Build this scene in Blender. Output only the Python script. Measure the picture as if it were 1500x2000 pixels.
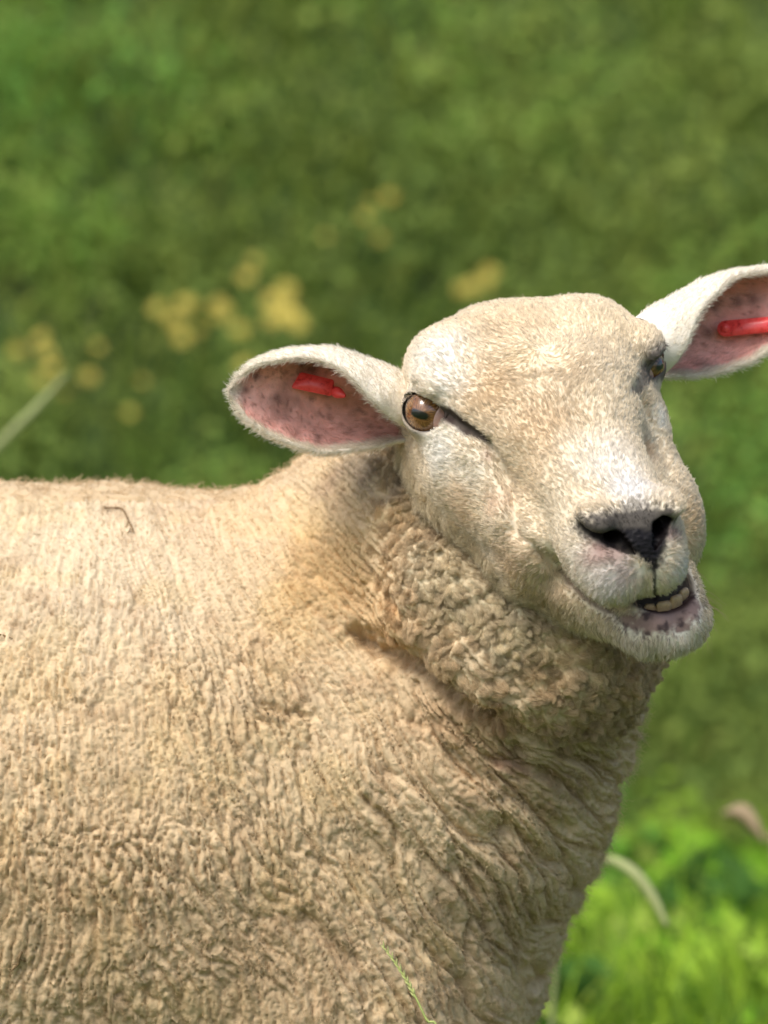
import bpy, math, random
import numpy as np
from mathutils import Vector
rng = np.random.default_rng(7)
random.seed(7)

# =====================================================================
#  CAMERA, WORLD, SUN, EXPOSURE
# =====================================================================
sc = bpy.context.scene
for o in list(sc.objects): bpy.data.objects.remove(o)
COL = sc.collection
CAM_D = 2.00            # metres from the lens to the plane of the animal's near flank
CAM_H = 0.69            # lens height above the grass
PXM = 0.00028           # metres per photograph pixel on that plane
cam = bpy.data.cameras.new('camera'); cam_ob = bpy.data.objects.new('camera', cam); COL.objects.link(cam_ob)
cam_ob.location = (0, -CAM_D, CAM_H); cam_ob.rotation_euler = (math.pi / 2, 0, 0)
cam.sensor_fit = 'VERTICAL'; cam.sensor_height = 36.0; cam.lens = 36.0 * CAM_D / (2000 * PXM)
cam.clip_start = 0.05; cam.clip_end = 500.0
cam.dof.use_dof = True; cam.dof.focus_distance = CAM_D - 0.024; cam.dof.aperture_fstop = 7.0
sc.camera = cam_ob

SUN_EL, SUN_AZ = math.radians(56), math.radians(216)     # azimuth clockwise from +Y: behind and left of the camera
world = bpy.data.worlds.new('World'); sc.world = world; world.use_nodes = True
wn = world.node_tree; wn.nodes.clear()
sky = wn.nodes.new('ShaderNodeTexSky'); sky.sky_type = 'NISHITA'; sky.sun_disc = False
sky.sun_elevation = SUN_EL; sky.sun_rotation = SUN_AZ; sky.dust_density = 3.0; sky.air_density = 1.0; sky.ozone_density = 0.6
bg = wn.nodes.new('ShaderNodeBackground'); bg.inputs['Strength'].default_value = 0.15
wo = wn.nodes.new('ShaderNodeOutputWorld')
wn.links.new(sky.outputs[0], bg.inputs[0]); wn.links.new(bg.outputs[0], wo.inputs[0])
sun = bpy.data.lights.new('sun', 'SUN'); sun.energy = 2.2; sun.angle = math.radians(28); sun.color = (1.0, 0.98, 0.95)
sun_ob = bpy.data.objects.new('sun', sun); COL.objects.link(sun_ob)
sd = Vector((math.sin(SUN_AZ) * math.cos(SUN_EL), math.cos(SUN_AZ) * math.cos(SUN_EL), math.sin(SUN_EL)))
sun_ob.rotation_euler = sd.to_track_quat('Z', 'Y').to_euler()
sc.view_settings.view_transform = 'Standard'; sc.view_settings.look = 'None'
sc.view_settings.exposure = 0.55; sc.view_settings.gamma = 1.0; sc.view_settings.use_curve_mapping = False
sc.render.engine = 'CYCLES'
sc.cycles.use_denoising = True
sc.cycles.max_bounces = 6; sc.cycles.diffuse_bounces = 4; sc.cycles.glossy_bounces = 2
sc.cycles.transmission_bounces = 3; sc.cycles.transparent_max_bounces = 6
sc.cycles.sample_clamp_indirect = 6.0

# =====================================================================
#  HELPERS
# =====================================================================
def lin(c):
    c = np.asarray(c, float) / 255.0
    return np.where(c <= 0.04045, c / 12.92, ((c + 0.055) / 1.055) ** 2.4)
def nrm(v):
    v = np.asarray(v, float); return v / (np.linalg.norm(v, axis=-1, keepdims=True) + 1e-12)
def sst(x):
    x = np.clip(x, 0, 1); return x * x * (3 - 2 * x)
def to_world(P):
    """view-aligned mm (x right, y up, z towards the lens) -> world metres"""
    P = np.asarray(P, float) / 1000.0
    return np.stack([P[..., 0], -P[..., 2], P[..., 1] + CAM_H], -1)
def px(x, y, z=0.0):
    """photograph pixel at depth z (mm in front of the flank plane) -> view-aligned mm"""
    k = (CAM_D * 1000 - z) / (CAM_D * 1000)
    return np.array([(x - 750) * PXM * 1000 * k, (1000 - y) * PXM * 1000 * k, z])
def to_px(P):
    k = CAM_D * 1000 / (CAM_D * 1000 - P[..., 2])
    return np.stack([750 + P[..., 0] * k / (PXM * 1000), 1000 - P[..., 1] * k / (PXM * 1000)], -1)
def mesh_obj(name, V, F, mat=None, parent=None, smooth=True, world=True):
    V = np.asarray(V, 'f'); F = np.asarray(F)
    if world: V = to_world(V).astype('f')
    me = bpy.data.meshes.new(name)
    n = F.shape[1]
    me.vertices.add(len(V)); me.vertices.foreach_set('co', V.ravel())
    me.loops.add(F.size); me.loops.foreach_set('vertex_index', F.astype(np.int32).ravel())
    me.polygons.add(len(F)); me.polygons.foreach_set('loop_start', np.arange(0, F.size, n, dtype=np.int32))
    me.update(calc_edges=True); me.validate()
    if smooth: me.polygons.foreach_set('use_smooth', np.ones(len(me.polygons), bool))
    ob = bpy.data.objects.new(name, me); COL.objects.link(ob)
    for m in (mat if isinstance(mat, (list, tuple)) else [mat]):
        if m: me.materials.append(m)
    if parent: ob.parent = parent; ob.matrix_parent_inverse = parent.matrix_world.inverted()
    return ob
def tag(o, label=None, cat=None, group=None, kind=None):
    if label: o['label'] = label
    if cat: o['category'] = cat
    if group: o['group'] = group
    if kind: o['kind'] = kind
    return o
def empty(name, loc):
    e = bpy.data.objects.new(name, None); e.location = loc; e.empty_display_size = .05; COL.objects.link(e)
    bpy.context.view_layer.update(); return e
def point_attr(me, name, data, typ='FLOAT_COLOR'):
    a = me.attributes.new(name, typ, 'POINT')
    if typ == 'FLOAT_COLOR':
        d = np.ones((len(data), 4), 'f'); d[:, :3] = data; a.data.foreach_set('color', d.ravel())
    else: a.data.foreach_set('value', np.asarray(data, 'f'))
def hair_obj(name, P, rad, colr, mat, parent):
    """P (n,k,3) view-aligned mm, rad (n,k) mm, colr (n,3) -> a hair curves object"""
    n, k, _ = P.shape
    c = bpy.data.hair_curves.new(name); c.add_curves([k] * n)
    c.attributes['position'].data.foreach_set('vector', to_world(P).astype('f').ravel())
    c.attributes.new('radius', 'FLOAT', 'POINT').data.foreach_set('value', (rad / 1000).astype('f').ravel())
    a = c.attributes.new('hcol', 'FLOAT_COLOR', 'CURVE'); d = np.ones((n, 4), 'f'); d[:, :3] = colr
    a.data.foreach_set('color', d.ravel())
    c.materials.append(mat)
    ob = bpy.data.objects.new(name, c); COL.objects.link(ob)
    if parent: ob.parent = parent; ob.matrix_parent_inverse = parent.matrix_world.inverted()
    return ob
class NT:
    def __init__(s, name):
        s.m = bpy.data.materials.new(name); s.m.use_nodes = True; s.t = s.m.node_tree; s.t.nodes.clear()
        s.out = s.t.nodes.new('ShaderNodeOutputMaterial')
    def n(s, typ, **kw):
        x = s.t.nodes.new(typ)
        for k, v in kw.items():
            if k.startswith('i_'):
                x.inputs[k[2:].replace('_', ' ')].default_value = v
            else: setattr(x, k, v)
        return x
    def l(s, a, b): s.t.links.new(a, b)
def ramp(nt, fac, stops, interp='LINEAR'):
    r = nt.n('ShaderNodeValToRGB'); r.color_ramp.interpolation = interp
    e = r.color_ramp.elements
    while len(e) < len(stops): e.new(0.5)
    for i, (p, c) in enumerate(stops): e[i].position = p; e[i].color = (*c, 1)
    nt.l(fac, r.inputs[0]); return r.outputs[0]

# ---- lattice noise and cells, evaluated on vertices ----
def _hash(i, j, k, s):
    h = (i.astype(np.int64) * 374761393 + j.astype(np.int64) * 668265263 + k.astype(np.int64) * 2147483647 + s * 1274126177) & 0xffffffff
    h = ((h ^ (h >> 13)) * 1274126177) & 0xffffffff
    h = ((h ^ (h >> 15)) * 2246822519) & 0xffffffff
    return ((h ^ (h >> 16)) & 0xffffff).astype('f') / 16777216.0
def vnoise(P, s=0):
    b = np.floor(P).astype(np.int64); f = (P - b).astype('f'); f = f * f * f * (f * (f * 6 - 15) + 10)
    r = 0
    for i in (0, 1):
        wx = f[:, 0] if i else 1 - f[:, 0]
        for j in (0, 1):
            wy = f[:, 1] if j else 1 - f[:, 1]
            for k in (0, 1):
                wz = f[:, 2] if k else 1 - f[:, 2]
                r = r + wx * wy * wz * _hash(b[:, 0] + i, b[:, 1] + j, b[:, 2] + k, s)
    return r * 2 - 1
def fbm(P, o=3, s=0):
    r = 0; a = 1.0; t = 0
    for q in range(o): r = r + a * vnoise(P * 2 ** q, s + q * 7); t += a; a *= .5
    return r / t
def cells(P, s=0, jit=.95):
    """distance to the nearest and second nearest feature point, and a random value for the cell"""
    b = np.floor(P).astype(np.int64); f1 = np.full(len(P), 9.0, 'f'); f2 = f1.copy(); idv = np.zeros(len(P), 'f')
    for i in (-1, 0, 1):
        for j in (-1, 0, 1):
            for k in (-1, 0, 1):
                x, y, z = b[:, 0] + i, b[:, 1] + j, b[:, 2] + k
                d = np.sqrt((x + .5 + jit * (_hash(x, y, z, s) - .5) - P[:, 0]) ** 2 + (y + .5 + jit * (_hash(x, y, z, s + 1) - .5) - P[:, 1]) ** 2
                            + (z + .5 + jit * (_hash(x, y, z, s + 2) - .5) - P[:, 2]) ** 2).astype('f')
                c = d < f1
                f2 = np.where(c, f1, np.minimum(f2, d)); idv = np.where(c, _hash(x, y, z, s + 3), idv); f1 = np.where(c, d, f1)
    return f1, f2, idv
def normals(V, F):
    n = np.cross(V[F[:, 2]] - V[F[:, 0]], V[F[:, 3]] - V[F[:, 1]])
    N = np.zeros_like(V)
    for c in range(4): np.add.at(N, F[:, c], n)
    return nrm(N)
def scatter(V, F, weight, n):
    """n random points on the faces of a quad mesh; returns face ids and corner weights"""
    n4 = np.cross(V[F[:, 2]] - V[F[:, 0]], V[F[:, 3]] - V[F[:, 1]]); A = np.linalg.norm(n4, axis=1) * weight[F].mean(1)
    c = np.cumsum(A); f = np.searchsorted(c, rng.random(n) * c[-1]).clip(0, len(F) - 1)
    u, v = rng.random(n), rng.random(n)
    w = np.stack([(1 - u) * (1 - v), u * (1 - v), u * v, (1 - u) * v], 1)
    return f, w
def at(X, F, f, w): return (X[F[f]] * w[..., None]).sum(1) if X.ndim == 2 else (X[F[f]] * w).sum(1)
# ---------- signed distance helpers ----------
def smin(a, b, k):
    h = np.maximum(k - np.abs(a - b), 0.0) / k
    return np.minimum(a, b) - h * h * k * 0.25
def smax(a, b, k):
    return -smin(-a, -b, k)
def ell(p, c, r, rot=None):
    q = p - np.asarray(c, 'f')
    if rot is not None: q = q @ np.asarray(rot, 'f')
    r = np.asarray(r, 'f')
    k0 = np.sqrt(((q / r) ** 2).sum(1)); k1 = np.sqrt(((q / (r * r)) ** 2).sum(1)) + 1e-9
    return k0 * (k0 - 1.0) / k1
def cone(p, a, b, ra, rb, sq=None):
    a = np.asarray(a, 'f'); b = np.asarray(b, 'f')
    pa = p - a; ba = b - a
    h = np.clip((pa @ ba) / float(ba @ ba), 0, 1)
    d = pa - h[:, None] * ba
    if sq is not None: d = d / np.asarray(sq, 'f')
    return np.sqrt((d * d).sum(1)) - (ra + (rb - ra) * h)
def chain(p, pts, rs, k=None):
    d = None
    for i in range(len(pts) - 1):
        e = cone(p, pts[i], pts[i + 1], rs[i], rs[i + 1])
        d = e if d is None else (np.minimum(d, e) if k is None else smin(d, e, k))
    return d
def surface_net(f, lo, hi, h, nb=8, chunk=1500, lip=1.6):
    lo = np.asarray(lo, float); hi = np.asarray(hi, float)
    H = nb * h
    n = np.ceil((hi - lo) / H).astype(int)
    gi = np.stack(np.meshgrid(*[np.arange(k) for k in n], indexing='ij'), -1).reshape(-1, 3)
    keep = []
    for s in range(0, len(gi), 200000):
        g = gi[s:s + 200000]
        d = f((lo + (g + 0.5) * H).astype('f'))
        keep.append(g[np.abs(d) < H * 0.87 * lip])
    B = np.concatenate(keep)
    off = np.stack(np.meshgrid(*[np.arange(nb + 1)] * 3, indexing='ij'), -1).reshape(-1, 3)
    N = n * nb + 2
    def key(i): return (i[..., 0] + 1) * (N[1] + 2) * (N[2] + 2) + (i[..., 1] + 1) * (N[2] + 2) + (i[..., 2] + 1)
    VK, VP, EF = [], [], []
    m = nb + 1
    for s in range(0, len(B), chunk):
        b = B[s:s + chunk]
        P = (b[:, None, :] * nb + off[None])
        d = f((lo + P.reshape(-1, 3) * h).astype('f')).reshape(len(b), m, m, m)
        neg = d < 0
        c = np.stack([d[:, i:i + nb, j:j + nb, k:k + nb] for i in (0, 1) for j in (0, 1) for k in (0, 1)], -1)
        cn = (c < 0).sum(-1)
        w = np.argwhere((cn > 0) & (cn < 8))
        cv = c[w[:, 0], w[:, 1], w[:, 2], w[:, 3]]
        acc = np.zeros((len(w), 3)); cnt = np.zeros(len(w))
        co = np.array([(i, j, k) for i in (0, 1) for j in (0, 1) for k in (0, 1)], float)
        for a in range(8):
            for e in (1, 2, 4):
                bb = a | e
                if bb == a: continue
                x = (cv[:, a] < 0) != (cv[:, bb] < 0)
                t = np.where(x, cv[:, a] / np.where(x, cv[:, a] - cv[:, bb], 1), 0)
                acc += np.where(x[:, None], co[a] + t[:, None] * (co[bb] - co[a]), 0); cnt += x
        cell = b[w[:, 0]] * nb + w[:, 1:]
        VK.append(key(cell)); VP.append(lo + (cell + acc / cnt[:, None]) * h)
        for ax in range(3):
            sl0 = [slice(None)] + [slice(0, nb)] * 3; sl1 = list(sl0); sl1[ax + 1] = slice(1, nb + 1)
            n0 = neg[tuple(sl0)]; n1 = neg[tuple(sl1)]
            w = np.argwhere(n0 != n1)
            if not len(w): continue
            pt = b[w[:, 0]] * nb + w[:, 1:]
            fl = n0[w[:, 0], w[:, 1], w[:, 2], w[:, 3]]
            u = np.zeros(3, int); v = np.zeros(3, int); u[(ax + 1) % 3] = 1; v[(ax + 2) % 3] = 1
            q = np.stack([key(pt - u - v), key(pt - v), key(pt), key(pt - u)], 1)
            q[~fl] = q[~fl][:, ::-1]
            EF.append(q)
    VK = np.concatenate(VK); VP = np.concatenate(VP); EF = np.concatenate(EF)
    uk, ix = np.unique(VK, return_index=True); VP = VP[ix]
    j = np.clip(np.searchsorted(uk, EF), 0, len(uk) - 1)
    ok = (uk[j] == EF).all(1)
    return VP.astype('f'), j[ok].astype(np.int32)
# =====================================================================
#  GROUND, BANK, GRASS AND UNDERGROWTH
# =====================================================================
def bank_h(x, y):
    """height of the ground: level pasture that turns up into a steep bank behind the animal"""
    y0 = 4.4 + .25 * np.sin(x * .9) + .15 * np.sin(x * 2.3 + 1)
    t = np.clip((y - y0) / 1.6, 0, None); rise = np.where(t < 1, .8 * t * t * .8, .64 + (t - 1) * 1.28)
    rise = np.where(rise > 5.0, 5.0 + 1.5 * (1 - np.exp(-(rise - 5.0) / 1.5)), rise)
    return rise + .03 * np.sin(x * 1.7 + y * .8) * np.clip(y - 1, 0, 1)
gy = np.concatenate([np.linspace(-60, -3, 12), np.linspace(-2.6, 14, 84), np.linspace(16, 260, 22)]); gx = np.concatenate([np.linspace(-200, -14, 14), np.linspace(-12, 12, 70), np.linspace(14, 200, 14)])
GX, GY = np.meshgrid(gx, gy, indexing='ij'); GV = np.stack([GX, GY, bank_h(GX, GY)], -1).reshape(-1, 3)
i, j = np.meshgrid(np.arange(len(gx) - 1), np.arange(len(gy) - 1), indexing='ij'); q = (i * len(gy) + j).ravel()
t = NT('turf_soil'); b = t.n('ShaderNodeBsdfPrincipled', i_Roughness=.95); tc = t.n('ShaderNodeTexCoord'); nz = t.n('ShaderNodeTexNoise', i_Scale=2.2, i_Detail=9.0, i_Roughness=.7); t.l(tc.outputs['Object'], nz.inputs['Vector'])
t.l(ramp(t, nz.outputs['Fac'], [(.3, tuple(lin((44, 54, 24)))), (.5, tuple(lin((62, 82, 34)))), (.7, tuple(lin((86, 108, 44))))]), b.inputs['Base Color']); t.l(b.outputs[0], t.out.inputs[0])
tag(mesh_obj('ground', GV, np.stack([q, q + len(gy), q + len(gy) + 1, q + 1], 1), t.m, world=False), kind='structure')

def mat_leaf(name, rough=.5, trans=.35):
    t = NT(name); a = t.n('ShaderNodeAttribute', attribute_name='Col'); b = t.n('ShaderNodeBsdfPrincipled', i_Roughness=rough); b.inputs['Specular IOR Level'].default_value = .15
    tr = t.n('ShaderNodeBsdfTranslucent'); mx = t.n('ShaderNodeMixShader'); mx.inputs[0].default_value = trans
    t.l(a.outputs['Color'], b.inputs['Base Color']); t.l(a.outputs['Color'], tr.inputs['Color']); t.l(b.outputs[0], mx.inputs[1]); t.l(tr.outputs[0], mx.inputs[2]); t.l(mx.outputs[0], t.out.inputs[0]); return t.m
M_BLADE, M_LEAF = mat_leaf('grass_blade', .7), mat_leaf('undergrowth_leaf', .9)
def blades(root, hgt, wid, lean, az, colr, nseg=3):
    """curved tapering blades: (n) -> verts, quads, colours"""
    n = len(root); s = np.linspace(0, 1, nseg + 1); d = np.stack([np.cos(az), np.sin(az), np.zeros(n)], 1); side = np.stack([-np.sin(az), np.cos(az), np.zeros(n)], 1)
    c = root[:, None] + d[:, None] * (lean * hgt)[:, None, None] * (s ** 2)[None, :, None] + np.array([0, 0, 1.]) * (hgt[:, None] * (s - .35 * lean[:, None] * s ** 2.5))[..., None]
    w = wid[:, None] * np.array([.8, 1.0, .75, .04])[None, :nseg + 1]
    V = np.stack([c - side[:, None] * w[..., None] / 2, c + side[:, None] * w[..., None] / 2], 2).reshape(-1, 3)
    b0 = np.arange(n)[:, None] * 2 * (nseg + 1) + np.arange(nseg)[None] * 2; b0 = b0.ravel()
    return V, np.stack([b0, b0 + 1, b0 + 3, b0 + 2], 1), np.repeat(colr, 2 * (nseg + 1), 0)
def pal(c, n): return np.array([lin(x) for x in c])[n]
# -- pasture grass: nearer and sharper towards the feet, in tussocks --
NG = 66000
gyv = .25 + 5.0 * rng.random(NG) ** 1.3; gxv = (rng.random(NG) - .5) * (1.5 + gyv * .9) + .15
front = rng.random(NG) < .06; gyv[front] = -1.0 + 1.1 * rng.random(front.sum())
tu = vnoise(np.stack([gxv * 3.2, gyv * 3.2, gxv * 0], 1), 501); tu2 = vnoise(np.stack([gxv * 9, gyv * 9, gxv * 0], 1), 505)
gh = (.17 + .10 * tu + .05 * tu2) * (.6 + .7 * rng.random(NG)); gh[front] *= .45
gc = pal([(96, 126, 36), (128, 158, 42), (152, 180, 50), (110, 138, 50), (166, 184, 72), (78, 104, 40)], rng.choice(6, NG, p=[.2, .28, .2, .14, .08, .1])) * (1 + .25 * tu)[:, None]
V, F, C = blades(np.stack([gxv, gyv, bank_h(gxv, gyv)], 1), gh.clip(.04), .003 + .004 * rng.random(NG), .25 + .7 * rng.random(NG), rng.random(NG) * 6.28, gc)
gr = mesh_obj('pasture_grass', V, F, M_BLADE, world=False); point_attr(gr.data, 'Col', C); tag(gr, 'bright green pasture grass behind and below the sheep', 'grass', kind='stuff')
# -- leafy growth: broad leaves set round clump centres --
def leaf_cloud(centres, rad, nleaf, size, colr, squash=.8):
    n = len(centres); idx = np.repeat(np.arange(n), nleaf); m = len(idx)
    u = nrm(rng.normal(size=(m, 3))) * (rng.random((m, 1)) ** .45); u[:, 2] = u[:, 2] * squash
    c = centres[idx] + u * rad[idx][:, None]; nor = nrm(u + rng.normal(size=(m, 3)) * .5 + np.array([0, -.25, .5])); ax = nrm(np.cross(nor, rng.normal(size=(m, 3)))); bx = np.cross(nor, ax)
    L = size[idx] * (.6 + .8 * rng.random(m)); W = L * (.42 + .2 * rng.random(m))
    tip = c + ax * L[:, None] - nor * (L * .22)[:, None]; mid = c + ax * (L * .5)[:, None]
    V = np.stack([c, mid + bx * W[:, None] / 2 + nor * (L * .05)[:, None], tip, mid - bx * W[:, None] / 2 + nor * (L * .05)[:, None]], 1).reshape(-1, 3); q = np.arange(m) * 4
    C = np.repeat(np.clip(colr[idx] * (1 + rng.normal(size=(m, 1)) * .12), .005, .6), 4, 0)
    return V, np.stack([q, q + 1, q + 2, q + 3], 1), C
NCL = 1900
cy = 4.2 + 6.8 * rng.random(NCL) ** .9; cx = (rng.random(NCL) - .5) * (1.8 + cy * .95)
cz = bank_h(cx, cy); rad = .14 + .16 * rng.random(NCL); cen = np.stack([cx, cy, cz + rad * .55], 1)
nzc = fbm(np.stack([cx * .9, cz * 1.5, cy * .3], 1), 2, 601); k_ = np.clip(((nzc + .55) / 1.1 * 5 + rng.normal(size=NCL) * .8), 0, 5.99).astype(int)
pc = pal([(106, 126, 62), (112, 130, 64), (120, 136, 66), (130, 144, 70), (122, 150, 68), (112, 152, 70)], k_) * 1.4
V, F, C = leaf_cloud(cen, rad, 150, .016 + .022 * rng.random(NCL), pc)
ug = mesh_obj('bank_undergrowth', V, F, M_LEAF, world=False, smooth=False); point_attr(ug.data, 'Col', C); tag(ug, 'blurred green leafy undergrowth covering the bank behind the sheep', 'undergrowth', kind='stuff')
NT2 = 22000
ty = 4.3 + 6.6 * rng.random(NT2); tx = (rng.random(NT2) - .5) * (1.8 + ty * .95); tn_ = fbm(np.stack([tx * .8, ty * .8, tx * 0], 1), 2, 611)
tcx = pal([(110, 134, 56), (128, 146, 62), (144, 152, 74), (100, 122, 52)], rng.choice(4, NT2)) * (1 + .35 * tn_)[:, None]
V, F, C = blades(np.stack([tx, ty, bank_h(tx, ty)], 1), (.24 + .22 * rng.random(NT2)), .007 + .010 * rng.random(NT2), .8 + .9 * rng.random(NT2), rng.random(NT2) * 6.28, tcx)
tg = mesh_obj('bank_grass', V, F, M_BLADE, world=False); point_attr(tg.data, 'Col', C); tag(tg, 'tall out-of-focus grass growing through the undergrowth on the bank', 'grass', kind='stuff')
# -- broad-leaved weeds in the near pasture --
NW = 420
wy = .7 + 3.4 * rng.random(NW); wx = -.6 + (rng.random(NW)) * (1.5 + wy * .35); wr_ = .05 + .07 * rng.random(NW)
V, F, C = leaf_cloud(np.stack([wx, wy, bank_h(wx, wy) + .10 + .10 * rng.random(NW)], 1), wr_, 26, .022 + .035 * rng.random(NW), pal([(122, 168, 44), (150, 182, 60), (92, 138, 50), (72, 108, 44), (168, 186, 84)], rng.choice(5, NW)))
wd = mesh_obj('pasture_weeds', V, F, M_LEAF, world=False, smooth=False); point_attr(wd.data, 'Col', C); tag(wd, 'low leafy weeds among the grass beside the chest of the sheep', 'weeds', kind='stuff')
def ray_ground(x, y):
    """first point of the ground seen through a photograph pixel"""
    d = np.array([(x - 750) * PXM / CAM_D, 1.0, (1000 - y) * PXM / CAM_D]); s = np.linspace(2.2, 16, 1400); P = np.array([0, -CAM_D, CAM_H]) + s[:, None] * d
    i = np.argmax(P[:, 2] < bank_h(P[:, 0], P[:, 1]) + .25); return P[i]
# =====================================================================
#  SHEEP: SHAPES
# =====================================================================
# head frame in view-aligned axes: x to the animal's right, y out along the face, z out of the forehead
_X = nrm([-0.945, -0.205, 0.255]); _Y = np.array([0.33, -0.53, 0.78]); _Y = nrm(_Y - _X * (_X @ _Y)); _Z = np.cross(_X, _Y)
HR = np.stack([_X, _Y, _Z]); HO = px(1053, 755, 0.0)
def head_to_view(P): return HO + np.asarray(P, float) @ HR
def view_to_head(P): return (np.asarray(P, float) - HO) @ HR.T
EA = nrm([0.64, 0.65, 0.40]); EYR = 14.0
EYE = np.array([69.0, 1.5, -0.5]) - 12.2 * EA
EU = np.array([-0.62, 0.72, -0.06]); EU = nrm(EU - EA * (EA @ EU)); EV = np.cross(EA, EU); EV = EV if EV[2] > 0 else -EV
JX = -14.5                                   # the lower jaw is pushed to one side while chewing
NOSTRIL = [(6.5, 142, -17), (13.5, 138, -10), (21, 131.5, -7), (29.5, 122, -7)]
def head_sdf(p):
    p = p.astype('f').copy()
    p[:, 0] += 3.5 * sst((p[:, 1] - 70) / 60)
    a = p.copy(); a[:, 0] = np.abs(a[:, 0])
    d = ell(p, (0, -40, -24), (55, 54, 46))
    d = smin(d, ell(p, (0, 0, -8), (60, 58, 40)), 24)
    d = smin(d, ell(a, (43, -22, 8), (22, 28, 19)), 24)
    d = smin(d, ell(a, (63, -4, 16), (7, 11, 4.5)), 8)
    d = smin(d, ell(p, (-62, 3, 14), (9, 12, 5.5)), 7)                 # brow
    d = smin(d, cone(a, (10, 22, 0), (8.5, 112, -24), 29, 20), 20)      # nasal bridge
    d = smin(d, cone(a, (43, 14, -27), (31, 80, -40), 20, 16), 11)      # cheek crest
    d = smin(d, ell(a, (50, 0, -38), (19, 44, 34)), 16)                 # below the eye
    d = smin(d, ell(a, (44, -26, -60), (22, 48, 40)), 18)               # jaw muscle
    d = smin(d, ell(p, (-46, 52, -62), (26, 42, 36)), 9)               # cheek full of cud
    d = smin(d, ell(p, (34, 44, -62), (17, 44, 24)), 22)
    d = smin(d, ell(p, (1, 115, -25), (28, 32, 25)), 14)                # muzzle
    d = smin(d, ell(p, (14, 124, -32), (16, 23, 18)), 14)
    d = smin(d, ell(p, (-11.5, 124, -29), (14.5, 23, 17)), 12)
    d = smin(d, ell(p, (13, 131, -36), (15, 17, 13)), 10)               # upper lip, lifted on one side
    d = smin(d, ell(p, (-11, 131, -37), (13.5, 16, 12)), 10)
    d = smin(d, ell(p, (-20, 119, -44), (12, 16, 12)), 9)
    d = smin(d, ell(a, (20, 125, -2), (8, 12, 5)), 9)                   # wings of the nostrils
    j = p.copy(); j[:, 0] -= JX * sst((p[:, 1] - 30) / 100)
    ja = j.copy(); ja[:, 0] = np.abs(ja[:, 0])
    e = cone(ja, (30, -40, -94), (15, 105, -78), 22, 15)
    e = smin(e, ell(j, (0, 20, -86), (38, 84, 22)), 16)
    e = smin(e, ell(j, (8, 84, -68), (36, 46, 21)), 14)
    e = smin(e, ell(j, (0, 131, -70), (27, 27, 17)), 14)                # chin
    e = smin(e, cone(ja, (21, 114, -57), (9, 149, -62), 6, 5.5), 7)      # lower lip
    e = smax(e, -ell(j, (0, 128, -51), (20, 22, 10.5)), 3)                 # inside of the mouth
    kk = np.clip((112 - p[:, 1]) * 0.4, 2.0, 18.0)
    d = smin(d, e, kk)
    d = smax(d, -cone(p, (2, 150, -24), (0, 149, -46), 1.8, 1.8), 2.0)  # philtrum
    a2 = a.copy(); a2[:, 0] = np.where(p[:, 0] < 0, a2[:, 0] * 1.28, a2[:, 0])
    d = smax(d, -chain(a2, NOSTRIL, [2.4, 3.7, 3.0, 1.7]), 2.2)
    d = smax(d, -cone(a2, (13.5, 137, -10.5), (14, 108, -14), 3.9, 4.2), 2.2)
    q = a - EYE.astype('f'); r = np.sqrt((q * q).sum(1))                # eyelids round the eye opening
    qa = q @ EA.astype('f'); qu = q @ EU.astype('f'); qv = q @ EV.astype('f')
    d = smin(d, r - (EYR + 2.0), 6)
    slit = np.maximum(np.abs(qv) - (np.where(p[:, 0] > 0, 9.6, 2.8) * np.sqrt(np.clip(1 - (np.abs(qu) / 13.4) ** 2.2, 0, 1))), np.abs(qu) - 13.4)
    slit = np.maximum(slit, -(qa - 2))
    d = smax(d, -slit, 2.0)
    d = smax(d, -(r - (EYR + .2)), 1.5)
    return d
RUFF = [px(764, 930, -84), px(828, 1015, -56), px(905, 1155, -34), px(1000, 1250, -24), px(1100, 1285, -26), px(1145, 1284, -38), px(1165, 1240, -64)]
def body_sdf(p):
    p = p.astype('f')
    d = ell(p, (-405, -201, -205), (480, 231, 205))
    d = smin(d, ell(p, (-110, -192, -190), (215, 197, 185)), 70)         # shoulders
    d = smin(d, ell(p, (-26, -300, -150), (94, 150, 130)), 44)           # chest
    d = smin(d, cone(p, (-45, -110, -165), (64, 42, -110), 114, 67), 34)  # neck
    d = smin(d, cone(p, (31, -132, -122), (98, -48, -80), 109, 64), 30)  # throat side of the neck
    d = smin(d, chain(p, RUFF, [17, 27, 35, 36, 33, 28, 22], 20), 30)
    for x, z in ((-40, -110), (-40, -285), (-760, -110), (-760, -290)):  # legs
        back = -1 if x < -400 else 1
        L = [(x, -330, z), (x - 8 * back, -430, z), (x + 14 * back, -520, z), (x, -640, z), (x + 8, -682, z)]
        d = smin(d, chain(p, L, [78, 48, 30, 20, 22], 20), 30)
    return d
def pick(P, f=None, head=True):
    """where the line of sight through photograph pixels meets the head or the body (view-aligned mm)"""
    P = np.atleast_2d(np.asarray(P, float)); d = nrm(np.stack([(P[:, 0] - 750) * PXM, (1000 - P[:, 1]) * PXM, -CAM_D * np.ones(len(P))], 1))
    t = np.full(len(P), CAM_D * 1000 - 300); cp = np.array([0, 0, CAM_D * 1000])
    for i in range(140):
        X = cp + d * t[:, None]
        t += (head_sdf(view_to_head(X).astype('f')) if head else body_sdf(X.astype('f'))) * .6
        t = np.minimum(t, CAM_D * 1000 + 400)
    return cp + d * t[:, None]
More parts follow.
